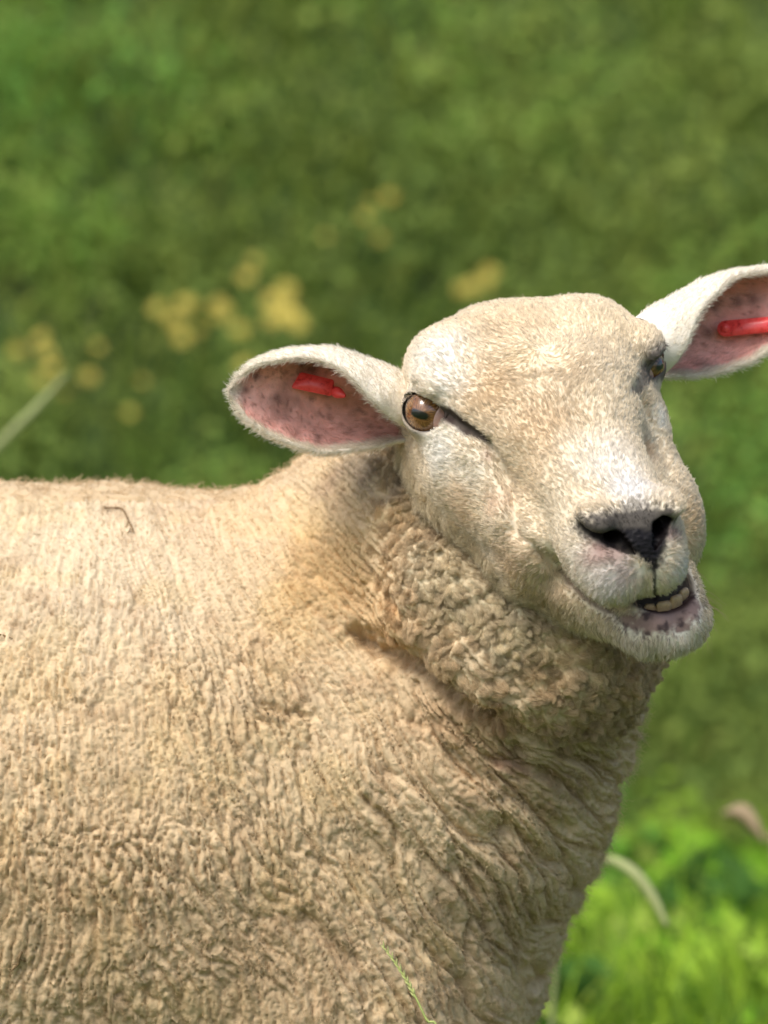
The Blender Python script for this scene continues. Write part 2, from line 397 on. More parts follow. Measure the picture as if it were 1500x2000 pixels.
def ear_mesh(side):
    if side > 0:
        C = [(800, 800, -24), (672, 788, -12), (590, 778, -4), (505, 768, 2), (446, 764, 4)]; rv = [58, 92, 92, 62, 5]; rd = [17, 24, 20, 10, 1]; fold = [2.4, 1.2, .65, .5, 0]; fpow = 1.0
    else:
        C = [(1262, 682, -40), (1400, 638, -56), (1500, 598, -64), (1580, 565, -70), (1625, 548, -74)]; rv = [56, 88, 76, 44, 5]; rd = [18, 24, 20, 10, 1]; fold = [2.9, .72, .25, .1, 0]; fpow = 2.2
    C = np.array([px(*c) for c in C]); rv = np.array(rv, float) * .28; rd = np.array(rd, float); fold = np.array(fold)
    nt, ns = 72, 50
    t0 = np.linspace(0, 1, 5); t = np.linspace(0, 1, nt); t = 1 - (1 - t) ** 1.25
    def cr(y):
        y = np.asarray(y, float).reshape(5, -1); m = np.gradient(y, t0, axis=0)
        i = np.clip((t * 4).astype(int), 0, 3); u = ((t - t0[i]) * 4)[:, None]; h = .25
        return y[i] * (1 + 2 * u) * (1 - u) ** 2 + y[i + 1] * u * u * (3 - 2 * u) + h * (m[i] * u * (1 - u) ** 2 + m[i + 1] * u * u * (u - 1))
    c = cr(C); rvt = np.maximum(cr(rv)[:, 0], .3); rdt = np.maximum(cr(rd)[:, 0], .3); ft = np.maximum(cr(fold)[:, 0], 0)
    ft = np.where(t < .25, fold[1] + (fold[0] - fold[1]) * np.clip(1 - t / .25, 0, 1) ** fpow, ft)
    rvt = np.where(t > .84, np.minimum(rvt, np.interp(.84, t, rvt) * np.sqrt(np.clip(1 - ((t - .84) / .16) ** 2, 0, 1)) + .3), rvt)
    ax = nrm(np.gradient(c, axis=0)); up = nrm(np.array([0, 1., 0]) - ax * ax[:, 1:2]); fw = np.cross(ax, up); fw *= np.sign(fw[:, 2:3])
    s = np.linspace(0, 1, ns); phi = s[None] * (np.pi + ft[:, None])
    P = c[:, None] + up[:, None] * (-rvt[:, None] * np.cos(phi))[..., None] + fw[:, None] * (-rdt[:, None] * np.sin(phi))[..., None]
    n = nrm(np.cross(np.gradient(P, axis=0), np.gradient(P, axis=1))); sg = -np.sign(n[nt // 3, ns // 3, 2]); n = n * sg
    g = P.reshape(-1, 3)
    wob = (vnoise(g / 9, 3) * .9 + vnoise(g / 4, 5) * .35).reshape(nt, ns)
    P = P + n * wob[..., None] * np.clip((1 - t) / .2, 0, 1)[:, None, None]
    e = np.sin(np.pi * s) ** .5
    th = (1.4 + 1.6 * e)[None, :, None] * np.clip((1 - t) / .1, .25, 1)[:, None, None]
    A = P - n * th * .5; B = P + n * th
    V = np.concatenate([A.reshape(-1, 3), B.reshape(-1, 3)]); N = nt * ns
    i, j = np.meshgrid(np.arange(nt - 1), np.arange(ns - 1), indexing='ij'); q = (i * ns + j).ravel()
    Fa = np.stack([q, q + 1, q + ns + 1, q + ns], 1)
    F = [Fa, Fa[:, ::-1] + N]; jj = np.arange(nt - 1) * ns
    F.append(np.stack([jj, jj + ns, jj + ns + N, jj + N], 1)); F.append(np.stack([jj, jj + ns, jj + ns + N, jj + N], 1)[:, ::-1] + ns - 1)
    k = np.arange(ns - 1) + (nt - 1) * ns; F.append(np.stack([k, k + 1, k + 1 + N, k + N], 1))
    F = np.concatenate(F)
    T = np.tile(np.repeat(t, ns), 2); SS = np.tile(np.tile(s, nt), 2); inner = np.repeat([1, 0], N)
    # make inner faces look at the viewer
    f0 = Fa[len(Fa) // 2]; nn = np.cross(V[f0[2]] - V[f0[0]], V[f0[3]] - V[f0[1]])
    if nn[2] < 0: F = F[:, ::-1]
    return V, F, T, SS, inner, np.tile(np.repeat(ax, ns, 0), (2, 1))

# ---- head mesh ----
HRES = 1.15
hV, hF = surface_net(head_sdf, (-95, -118, -132), (95, 176, 72), HRES)
hV = hV.astype(float)
for it in range(2):                                             # relax the net a little
    e = np.concatenate([hF[:, [0, 1]], hF[:, [1, 2]], hF[:, [2, 3]], hF[:, [3, 0]]]); acc = np.zeros_like(hV); cnt = np.zeros(len(hV))
    np.add.at(acc, e[:, 0], hV[e[:, 1]]); np.add.at(cnt, e[:, 0], 1); np.add.at(acc, e[:, 1], hV[e[:, 0]]); np.add.at(cnt, e[:, 1], 1)
    hV = hV * .5 + .5 * acc / np.maximum(cnt, 1)[:, None]
hL = hV.copy()                                                  # head-frame coordinates
hV = head_to_view(hV); hN = normals(hV, hF)
def polydist(V, line):
    d = np.full(len(V), 1e9); L = np.asarray(line)
    for i in range(len(L) - 1):
        ba = L[i + 1] - L[i]; h = np.clip(((V - L[i]) @ ba) / (ba @ ba), 0, 1)
        d = np.minimum(d, np.linalg.norm(V - L[i] - h[:, None] * ba, axis=1))
    return d
def groove(line_px, depth, width):
    global hV
    d = polydist(hV, pick(line_px)); hV = hV - hN * (depth * np.exp(-(d / width) ** 2))[:, None]
TEAR = [(868, 808), (885, 822), (910, 838), (940, 858), (955, 872)]
groove(TEAR, 3.8, 3.0)
groove([(1088, 585), (1084, 630), (1080, 690)], 2.4, 9)
groove([(905, 690), (960, 740), (1000, 800)], 1.4, 12)
groove([(955, 872), (985, 925), (1003, 985), (1003, 1040), (1060, 1088), (1110, 1135)], 4.2, 3.8)
groove([(915, 885), (955, 925), (978, 970), (982, 1015)], -3.4, 7)
groove([(1030, 900), (1040, 960), (1045, 1010)], 2.0, 9)
groove([(996, 1036), (1040, 1064), (1085, 1104)], 3.4, 2.0)
groove([(1095, 1115), (1125, 1148), (1155, 1175), (1200, 1202)], 3.2, 2.0)
groove([(1245, 760), (1262, 800), (1285, 850), (1310, 920)], 2.4, 5)
groove([(800, 770), (790, 800), (800, 850), (830, 910)], 1.4, 4)
groove([(790, 775), (815, 752), (850, 758), (880, 785)], 1.3, 2.2)   # fold of the upper lid
groove([(880, 1000), (930, 1060), (980, 1090)], 1.2, 5)
hV = hV + hN * (fbm(hL / 11, 3, 11) * .55 + fbm(hL / 30, 2, 4) * .9)[:, None]
hN = normals(hV, hF)

# ---- pigment on the head ----
def paint(V, base, blobs, f=None, warp=None):
    """blobs: (pixel x, pixel y, radius in pixels, sRGB, strength)"""
    c = np.tile(lin(base), (len(V), 1))
    P = pick([b[:2] for b in blobs], head=(f != 'body'))
    Vw = V if warp is None else V + warp
    for b, p in zip(blobs, P):
        r = b[2] * .28
        w = b[4] * np.exp(-(((Vw - p) ** 2).sum(1) / r ** 2) ** 1.3)
        c = c * (1 - w[:, None]) + lin(b[3]) * w[:, None]
    return c
hw = np.stack([fbm(hL / 7, 3, 21), fbm(hL / 7, 3, 31), fbm(hL / 7, 3, 41)], 1) * 4.0
WHT, TAN, CRM = (236, 230, 217), (214, 182, 132), (228, 210, 176)
FACE = [(1000, 620, 110, (226, 200, 156), .7), (1180, 640, 100, (234, 214, 174), .6), (960, 760, 70, TAN, .8), (1060, 830, 80, (222, 192, 146), .8), (1110, 720, 60, (226, 200, 158), .5), (1030, 930, 55, (224, 198, 156), .6),
        (850, 690, 70, WHT, .8), (880, 750, 45, WHT, .5), (1190, 900, 65, (226, 219, 207), .8), (1235, 955, 50, (218, 214, 208), .9), (1130, 880, 45, (232, 218, 190), .6), (1040, 690, 40, (232, 212, 170), .6),
        (860, 885, 55, WHT, .9), (925, 925, 38, (238, 226, 204), .7), (905, 1000, 48, (230, 200, 158), .8), (970, 985, 30, (222, 186, 150), .6), (1000, 1105, 60, (222, 190, 146), .8), (1080, 1180, 60, (218, 190, 146), .8),
        (1262, 800, 22, (220, 184, 132), .8), (1290, 815, 24, WHT, .8), (1330, 900, 50, (216, 184, 128), .8), (1350, 1020, 50, (208, 178, 128), .8), (1265, 880, 22, (212, 174, 122), .7),
        (1095, 1010, 45, (222, 206, 176), .6), (1130, 1100, 50, (226, 216, 200), .7), (1190, 1140, 50, (222, 214, 208), .8), (1330, 1110, 30, (226, 220, 212), .8), (1250, 1260, 70, (226, 214, 192), .7), (1340, 1230, 50, (232, 224, 210), .7),
        (1170, 1075, 30, (164, 122, 112), .85), (1205, 1085, 22, (150, 112, 106), .7), (1315, 1045, 18, (150, 118, 114), .8), (1225, 1120, 24, (176, 150, 146), .5),
        (876, 814, 13, (70, 48, 44), .95), (892, 825, 12, (78, 54, 50), .95), (908, 837, 11, (86, 60, 54), .95), (930, 851, 10, (104, 76, 68), .9), (948, 866, 8, (150, 118, 104), .6), (955, 885, 14, (190, 152, 132), .5),
        (1240, 1170, 10, (52, 34, 36), .9), (1275, 1168, 10, (52, 34, 36), .9)]
hC = paint(hV, CRM, FACE, warp=hw)
def polymask(poly, soft, noise=0.0, ymin=60):
    """share of each vertex inside an outline drawn on the near side of the head"""
    p = to_px(hV); e = np.array(poly, float); d = np.full(len(p), 1e9); ins = np.zeros(len(p), bool)
    for i in range(len(e)):
        A, B = e[i], e[(i + 1) % len(e)]; ba = B - A; h = np.clip(((p - A) @ ba) / (ba @ ba), 0, 1)
        d = np.minimum(d, np.linalg.norm(p - A - h[:, None] * ba, axis=1))
        if A[1] != B[1]:
            c = (A[1] > p[:, 1]) != (B[1] > p[:, 1]); xi = A[0] + (p[:, 1] - A[1]) * ba[0] / ba[1]; ins ^= c & (p[:, 0] < xi)
    sd_ = np.where(ins, d, -d) + noise * fbm(hL / 3.0, 3, 95)
    return sst(sd_ / soft + .5) * (hN[:, 2] > -.2) * (hL[:, 1] > ymin)
PAD = [(1122, 1036), (1130, 1012), (1165, 1002), (1200, 1000), (1225, 992), (1250, 986), (1280, 988), (1302, 986), (1318, 994), (1318, 1020), (1306, 1050), (1298, 1075), (1290, 1095), (1283, 1110), (1270, 1106), (1250, 1092), (1238, 1080), (1215, 1070), (1180, 1058), (1145, 1048)]
CORE = [(1205, 1040), (1235, 1028), (1262, 1034), (1300, 1018), (1306, 1050), (1294, 1085), (1283, 1108), (1268, 1104), (1250, 1090), (1235, 1074)]
PHIL = [(1270, 1095), (1284, 1095), (1282, 1125), (1283, 1165), (1274, 1165), (1274, 1125)]
LIP = [(1178, 1186), (1215, 1196), (1250, 1190), (1300, 1184), (1345, 1160), (1372, 1168), (1368, 1200), (1340, 1226), (1290, 1240), (1240, 1234), (1205, 1214)]
pad_m = polymask(PAD, 26, 16, 100); core_m = polymask(CORE, 14, 6, 100); phil_m = polymask(PHIL, 5, 2, 110); lip_m = polymask(LIP, 20, 20, 90)
def over(c, rgb, m): return c * (1 - m[:, None]) + lin(rgb) * m[:, None]
hC = over(hC, (38, 35, 37), pad_m * .92); hC = over(hC, (26, 24, 27), core_m * .96); hC = over(hC, (36, 31, 32), phil_m * .9)
TEARP = [(858, 790), (880, 798), (905, 816), (950, 850), (966, 872), (948, 866), (905, 848), (876, 826), (858, 814)]
CORNER = [(1088, 1102), (1115, 1130), (1150, 1164), (1205, 1192), (1212, 1204), (1180, 1198), (1140, 1172), (1105, 1138)]
FARE = [(1258, 700), (1282, 672), (1304, 690), (1304, 742), (1270, 748), (1242, 782), (1232, 772)]
tear_m = polymask(TEARP, 8, 3, -20); corn_m = polymask(CORNER, 7, 3, 40); fare_m = polymask(FARE, 14, 8, -20)
hC = over(hC, (46, 31, 29), tear_m * .92); hC = over(hC, (120, 96, 84), corn_m * .7); hC = over(hC, (92, 80, 74), fare_m * .8)
blot = sst((fbm(hL / 5, 3, 97) + .1) / .5)
hC = over(hC, (128, 96, 88), lip_m * .92); hC = over(hC, (66, 52, 53), lip_m * blot * .9)
ql = hL.copy(); sgn = np.sign(ql[:, 0]); ql[:, 0] = np.abs(ql[:, 0]); ql = ql - EYE
er = np.linalg.norm(ql, axis=1); ea = ql @ EA
rim = np.exp(-(np.maximum(er - EYR - .8, 0) / 1.9) ** 2) * (ea > 2) * (er > EYR - 2)                  # dark bare eyelid rims
hC = hC * (1 - .72 * rim[:, None]) + lin((70, 52, 47)) * .72 * rim[:, None]
fre = np.exp(-(((hL - np.array([-66, 14, 8])) / np.array([12, 9, 11])) ** 2).sum(1))   # grey skin in front of the far eye
hC = hC * (1 - .8 * fre[:, None]) + lin((96, 84, 82)) * .8 * fre[:, None]
nd = hL[:, 0] + 3.5 * sst((hL[:, 1] - 70) / 60); nd = np.where(nd < 0, -nd * 1.28, nd); nd0 = nd
nd = chain(np.stack([nd, hL[:, 1], hL[:, 2]], 1).astype('f'), NOSTRIL, [2.4, 3.7, 3.0, 1.7]); nostril_in = np.maximum(sst((2.2 - nd) / 2.2), sst((3 - cone(np.stack([nd0, hL[:, 1], hL[:, 2]], 1).astype('f'), (13.5, 136, -11), (14, 108, -14), 4.8, 4.2)) / 2) * (hL[:, 1] < 139))
hC = hC * (1 - .92 * nostril_in[:, None]) + lin((20, 15, 16)) * .92 * nostril_in[:, None]
mj = hL.copy(); mj[:, 0] += 3.5 - JX; mouth_in = sst((2.0 - ell(mj.astype('f'), (0, 128, -51), (20, 22, 10.5))) / 2.5) * (hL[:, 1] < 149)
hC = hC * (1 - .9 * mouth_in[:, None]) + lin((52, 28, 27)) * .9 * mouth_in[:, None]
lum = (hC * np.array([.25, .6, .15])).sum(1, keepdims=True); hC = lum + (hC - lum) * .80
mott = fbm(hL / 4.0, 3, 51); hC = hC * (1 + .05 * mott[:, None] + .04 * fbm(hL / 16, 2, 52)[:, None])
# bare skin and wet nose
def blobmask(V, blobs):
    P = pick([b[:2] for b in blobs]); m = np.zeros(len(V))
    for b, p in zip(blobs, P): m = np.maximum(m, b[3] * np.exp(-(((V + hw * .3 - p) ** 2).sum(1) / (b[2] * .28) ** 2) ** 2))
    return m
TEARB = [(874, 812, 13, 1), (888, 822, 12, 1), (903, 833, 11, 1), (918, 844, 10, 1), (934, 855, 9, .9), (948, 866, 8, .8)]
nose_m = np.maximum.reduce([pad_m ** 2 * .6, core_m, phil_m]); bald = np.maximum.reduce([nose_m, lip_m ** 1.5 * .95, blobmask(hV, [(1172, 1072, 22, .55), (1210, 1082, 18, .6), (1150, 1170, 6, .8), (1120, 1145, 5, .6)]), nostril_in, tear_m * .95, corn_m * .7, fare_m * .5, blobmask(hV, TEARB), rim * 1.2, mouth_in, np.exp(-((er - EYR) / 2.0) ** 2) * (ea > 2)]).clip(0, 1)
wr = cells(np.stack([hL[:, 0] / 3.2, hL[:, 1] / 1.6, hL[:, 2] / 1.6], 1) + hw * .08, 61)       # leathery creases of the nose pad
padw = core_m
hV = hV + hN * (padw * (np.minimum(wr[1] - wr[0], .45) * 2.4 - .6) + nose_m * (1 - padw) * vnoise(hL / 1.6, 71) * .15)[:, None]
hN = normals(hV, hF)

# ---- ears ----
ears = [ear_mesh(1), ear_mesh(-1)]
def ear_color(V, T, SS, inner, side):
    pp = to_px(V); n1 = fbm(V / 6, 3, 81)
    c = np.tile(lin((238, 228, 210)), (len(V), 1))
    rimw = np.minimum(SS, 1 - SS) * 2
    pink = lin((234, 178, 162)) * (1 + .42 * n1[:, None]); dark = lin((190, 122, 108))
    upd = sst((SS - .45) / .3)                                  # red-brown shadow painted into the skin towards the folded edge
    ins = pink * (1 - .55 * upd[:, None]) + dark * .55 * upd[:, None]
    w = inner * sst((rimw + n1 * .10 - .05) / .14) * sst((1 - T - .04) / .12)
    c = c * (1 - w[:, None]) + ins * w[:, None]
    spots = [(541, 776, 9), (622, 855, 10), (612, 722, 12), (590, 712, 10), (480, 762, 10), (640, 770, 9), (500, 735, 8)] if side > 0 else [(1382, 650, 9), (1395, 600, 12), (1345, 665, 10), (1440, 590, 14), (1470, 585, 12)]
    for x, y, r in spots:
        d = ((pp - np.array([x, y])) ** 2).sum(1) / r ** 2; s_ = .75 * np.exp(-d) * inner
        c = c * (1 - s_[:, None]) + lin((84, 56, 54)) * s_[:, None]
    sp_ = sst((vnoise(V / 1.9, 83) - .42) / .3) * inner * w * .55; c = c * (1 - sp_[:, None]) + lin((120, 82, 74)) * sp_[:, None]
    d = np.exp(-T / .10) * inner * .5                            # inner skin darkens towards the ear canal
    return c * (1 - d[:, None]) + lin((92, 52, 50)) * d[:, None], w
# ---- fleece: near side finely, the rest coarsely ----
BX0, BX1, BY0, BY1, BZ0 = -245, 185, -315, 150, -150
BRES = 1.12
bV, bF = surface_net(body_sdf, (BX0, BY0, BZ0), (BX1, BY1, 70), BRES)
bV = bV.astype(float); bN = normals(bV, bF)
def box_out(p):
    q = np.maximum(np.array([BX0, BY0, BZ0]) + 14 - p, p - (np.array([BX1, BY1, 70]) - 14)).max(1)
    return q                                                    # negative inside the finely built box
cV, cF = surface_net(lambda p: np.maximum(body_sdf(p) + 2.5, -box_out(p).astype('f') - 2.0), (-960, -700, -460), (190, 190, 80), 5.0)
cV = cV.astype(float)
# lay of the locks: they fan out and down from a point above the withers
FC = np.array([(56 - 750) * .28, (1000 - 342) * .28])
ruffd = polydist(bV, RUFF)
pxy = to_px(bV)
ruffm = sst((50 + 9 * fbm(bV / 16, 2, 77) - ruffd) / 24) * sst((pxy[:, 0] - 680) / 190)
dx, dy = bV[:, 0] - FC[0], bV[:, 1] - FC[1]
rr = np.hypot(dx, dy); th = np.arctan2(dx, -dy)
w1 = np.stack([fbm(bV / 22, 3, 101), fbm(bV / 22, 3, 111), fbm(bV / 22, 3, 121)], 1)
w2 = np.stack([fbm(bV / 6, 2, 131), fbm(bV / 6, 2, 141), fbm(bV / 6, 2, 151)], 1)
Q = np.stack([th * 330, rr, bV[:, 2]], 1); U = Q + w2 * np.array([.8, 1.0, .8])
U[:, 0] += 4.5 * fbm(Q / np.array([16, 42, 40]), 2, 127) + 8 * fbm(bV / 90, 2, 126); U[:, 1] += 16 * vnoise(np.stack([U[:, 0] / 5.0, U[:, 1] / 120, U[:, 2] / 60], 1), 129) + 18 * fbm(Q / np.array([50, 50, 50]), 2, 128)
def locks(P, s, edge=.32):
    f1, f2, i = cells(P, s); g = np.clip((f2 - f1) / edge, 0, 1); return np.sqrt(g) * .75 + .25 * (1 - np.clip(f1, 0, 1)) , i
chest = sst((pxy[:, 0] - 560) / 420) * sst((pxy[:, 1] - 1250) / 250)
low = sst((pxy[:, 1] - 1150) / 700)
topq = sst((pxy[:, 1] - 960) / 230)
L0, i0 = locks(np.stack([U[:, 0] / 12, U[:, 1] / 85, U[:, 2] / 120], 1), 201, .15)
L1, i1 = locks(np.stack([U[:, 0] / 4.7, U[:, 1] / (21 + 10 * chest), U[:, 2] / 80], 1), 211, .26)
L2, i2 = locks(np.stack([U[:, 0] / 2.5, U[:, 1] / 9, U[:, 2] / 32], 1), 221, .4)
patch = sst((fbm(bV / 48, 2, 161) + .5) / 1.0)
amp0 = 8.5 * chest + 1.6 * low + .5 * topq
amp1 = (2.4 + 1.8 * topq + 1.4 * low) * (.62 + .5 * patch)
amp2 = 1.3 + .7 * topq
hb = amp0 * L0 + amp1 * L1 + amp2 * L2
# curls of the ruff: rounder, looser tufts
Rw = bV + w1 * 7 + w2 * 2.2
R1, j1 = locks(Rw / 15.0, 231, .5); R2, j2 = locks(Rw / 6.0, 241, .5)
hr = 7.5 * R1 * (.5 + 1.0 * j1) + 1.6 * R2 + .5 * L2
hgt = hb * (1 - ruffm) + hr * ruffm
CREASE = pick([(700, 1240), (745, 1268), (800, 1295), (860, 1335), (915, 1372), (960, 1392), (1040, 1404), (1130, 1398), (1200, 1375), (1268, 1325)], head=False)
def fold(line, depth, width):
    d = polydist(bV, pick(line, head=False) if np.shape(line)[1] == 2 else line); return -depth * np.exp(-((d + w2[:, 0] * 3) / width) ** 2)
hgt += fold(CREASE[:6], 17, 5.5) - fold([(760, 1205), (830, 1245), (900, 1300), (970, 1345), (1050, 1365)], 4.5, 9) + fold([(500, 1375), (560, 1392), (610, 1400)], 3.2, 2.6) + fold([(780, 1405), (830, 1420)], 3, 3)
hgt += fold([(610, 1180), (650, 1225)], 2.2, 3) + fold([(890, 1470), (920, 1500), (1010, 1560), (1090, 1610)], 4, 4) + fold([(950, 1590), (1040, 1650), (1150, 1690)], 4.5, 4)
hgt += fold([(880, 1680), (960, 1740), (1080, 1800)], 4, 4) + fold([(590, 1640), (640, 1700)], 2.5, 3) + fold([(600, 1790), (690, 1880), (730, 1960)], 4, 4) + fold([(720, 1560), (790, 1640), (860, 1700)], 3, 4)
hgt += fold([(1050, 1500), (1150, 1560), (1220, 1600)], 3.5, 4) + fold([(830, 1850), (900, 1930), (930, 2000)], 3.5, 4)
hgt += 1.6 * fbm(bV / 40, 2, 171) + .5 * vnoise(bV / 2.2, 181)
bV = bV + bN * (hgt - 3.0)[:, None]; bN = normals(bV, bF)
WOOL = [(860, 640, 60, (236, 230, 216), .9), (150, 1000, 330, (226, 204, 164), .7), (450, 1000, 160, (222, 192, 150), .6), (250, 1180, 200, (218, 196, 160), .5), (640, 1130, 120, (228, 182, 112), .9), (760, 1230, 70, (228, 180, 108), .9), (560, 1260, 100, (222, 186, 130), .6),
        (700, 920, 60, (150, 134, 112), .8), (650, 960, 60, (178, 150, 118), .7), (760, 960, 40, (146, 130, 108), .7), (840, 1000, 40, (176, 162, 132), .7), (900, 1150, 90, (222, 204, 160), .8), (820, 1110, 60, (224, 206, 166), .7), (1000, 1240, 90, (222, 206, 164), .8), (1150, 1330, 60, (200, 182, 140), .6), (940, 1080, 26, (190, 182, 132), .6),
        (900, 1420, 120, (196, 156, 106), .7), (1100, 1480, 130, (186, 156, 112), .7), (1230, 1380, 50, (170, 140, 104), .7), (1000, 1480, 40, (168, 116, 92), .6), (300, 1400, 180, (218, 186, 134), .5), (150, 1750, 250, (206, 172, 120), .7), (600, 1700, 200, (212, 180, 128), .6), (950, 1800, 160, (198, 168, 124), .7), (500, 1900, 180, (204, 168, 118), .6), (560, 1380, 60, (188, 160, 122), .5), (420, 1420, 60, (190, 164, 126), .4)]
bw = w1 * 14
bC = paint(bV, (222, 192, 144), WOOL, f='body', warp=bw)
dirt = sst((fbm(bV / 16, 3, 191) - .12) / .4); bC = bC * (1 - .2 * dirt[:, None] * np.array([.8, 1, 1.15]))
lum = (bC * np.array([.25, .6, .15])).sum(1, keepdims=True); bC = (lum + (bC - lum) * .83) * .86
bC = bC * (1 + .16 * (i1 - .5)[:, None] + .12 * (i2 - .5)[:, None])
yel = sst((fbm(bV / 30, 2, 196)) / .4); bC = bC * (1 + yel[:, None] * np.array([.01, 0, -.06]))
cC = np.tile(bC[::7].mean(0), (len(cV), 1)) * (1 + .15 * fbm(cV / 30, 3, 99)[:, None])
cN = normals(cV, cF); legm = sst((-430 - cV[:, 1]) / 40)
cdx, cdy = cV[:, 0] - FC[0], cV[:, 1] - FC[1]; cU = np.stack([cV[:, 0] - .25 * cV[:, 1], cV[:, 1], cV[:, 2]], 1); cU[:, 0] += 9 * fbm(cV / np.array([24, 60, 40]), 2, 127)
c1, ci = locks(cU / np.array([11, 34, 24]), 251, .26); c2, ci2 = locks(cU / np.array([6, 17, 14]), 261, .3)
inbox = box_out(cV) < 3
cV = cV + cN * (np.where(inbox, -4.0, (4.6 * c1 + 2.6 * c2 + 2.2 * fbm(cV / 40, 2, 171)) * (1 - legm) - 2.5 * (1 - legm)))[:, None]
cC = cC * (1 - legm[:, None]) + lin((228, 214, 188)) * legm[:, None]

# =====================================================================
#  SHEEP: OBJECTS
# =====================================================================
def mat_skin():
    t = NT('sheep_skin'); b = t.n('ShaderNodeBsdfPrincipled'); a = t.n('ShaderNodeAttribute', attribute_name='Col'); w = t.n('ShaderNodeAttribute', attribute_name='wet')
    t.l(a.outputs['Color'], b.inputs['Base Color'])
    r = t.n('ShaderNodeMapRange'); r.inputs['To Min'].default_value = .75; r.inputs['To Max'].default_value = .45; t.l(w.outputs['Fac'], r.inputs['Value']); t.l(r.outputs[0], b.inputs['Roughness'])
    tc = t.n('ShaderNodeTexCoord'); nz = t.n('ShaderNodeTexNoise', i_Scale=900.0, i_Detail=4.0); t.l(tc.outputs['Object'], nz.inputs['Vector'])
    bp = t.n('ShaderNodeBump', i_Strength=.35, i_Distance=.0006); t.l(nz.outputs['Fac'], bp.inputs['Height']); t.l(bp.outputs[0], b.inputs['Normal'])
    b.inputs['Specular IOR Level'].default_value = .08
    b.inputs['Subsurface Weight'].default_value = 0.0
    t.l(b.outputs[0], t.out.inputs[0]); return t.m
def mat_wool():
    t = NT('fleece_wool'); b = t.n('ShaderNodeBsdfPrincipled', i_Roughness=.95); a = t.n('ShaderNodeAttribute', attribute_name='Col')
    b.inputs['Specular IOR Level'].default_value = .1
    tc = t.n('ShaderNodeTexCoord'); nz = t.n('ShaderNodeTexNoise', i_Scale=520.0, i_Detail=6.0, i_Roughness=.65, i_Distortion=1.2); t.l(tc.outputs['Object'], nz.inputs['Vector'])
    bp = t.n('ShaderNodeBump', i_Strength=.6, i_Distance=.0012); t.l(nz.outputs['Fac'], bp.inputs['Height']); t.l(bp.outputs[0], b.inputs['Normal'])
    t.l(a.outputs['Color'], b.inputs['Base Color']); t.l(b.outputs[0], t.out.inputs[0]); return t.m
def mat_hair(name, rough=.55, spec=.25, trans=.25):
    t = NT(name); a = t.n('ShaderNodeAttribute', attribute_name='hcol')
    b = t.n('ShaderNodeBsdfPrincipled', i_Roughness=rough); b.inputs['Specular IOR Level'].default_value = spec
    tr = t.n('ShaderNodeBsdfTranslucent'); mx = t.n('ShaderNodeMixShader'); mx.inputs[0].default_value = trans
    t.l(a.outputs['Color'], b.inputs['Base Color']); t.l(a.outputs['Color'], tr.inputs['Color'])
    t.l(b.outputs[0], mx.inputs[1]); t.l(tr.outputs[0], mx.inputs[2]); t.l(mx.outputs[0], t.out.inputs[0]); return t.m
M_SKIN, M_WOOL, M_FUR, M_FIB = mat_skin(), mat_wool(), mat_hair('face_fur'), mat_hair('wool_fibre', .8, .1, .3)

sheep = empty('sheep', tuple(to_world(np.array([-380., 0, -200.])) * np.array([1, 1, 0])))
tag(sheep, 'cream woolly sheep with turned head, mouth open mid-chew and red tags in both ears', 'sheep')
Vs, Fs, Cs, Ws, Ms = [hV], [hF], [hC], [nose_m * .9], [np.zeros(len(hF), int)]
off = len(hV); earinfo = []
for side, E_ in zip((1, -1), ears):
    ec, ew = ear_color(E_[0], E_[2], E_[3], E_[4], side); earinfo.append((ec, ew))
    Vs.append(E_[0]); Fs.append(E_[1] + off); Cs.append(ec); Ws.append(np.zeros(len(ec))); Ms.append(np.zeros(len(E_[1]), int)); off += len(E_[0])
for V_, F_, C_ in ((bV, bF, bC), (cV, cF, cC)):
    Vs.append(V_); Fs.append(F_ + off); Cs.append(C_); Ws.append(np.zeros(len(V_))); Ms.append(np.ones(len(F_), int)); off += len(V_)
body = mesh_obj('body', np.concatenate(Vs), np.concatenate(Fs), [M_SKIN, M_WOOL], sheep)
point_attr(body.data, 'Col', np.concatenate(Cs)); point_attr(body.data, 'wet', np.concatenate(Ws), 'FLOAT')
mi = np.concatenate(Ms)
if len(mi) == len(body.data.polygons): body.data.polygons.foreach_set('material_index', mi.astype(np.int32))

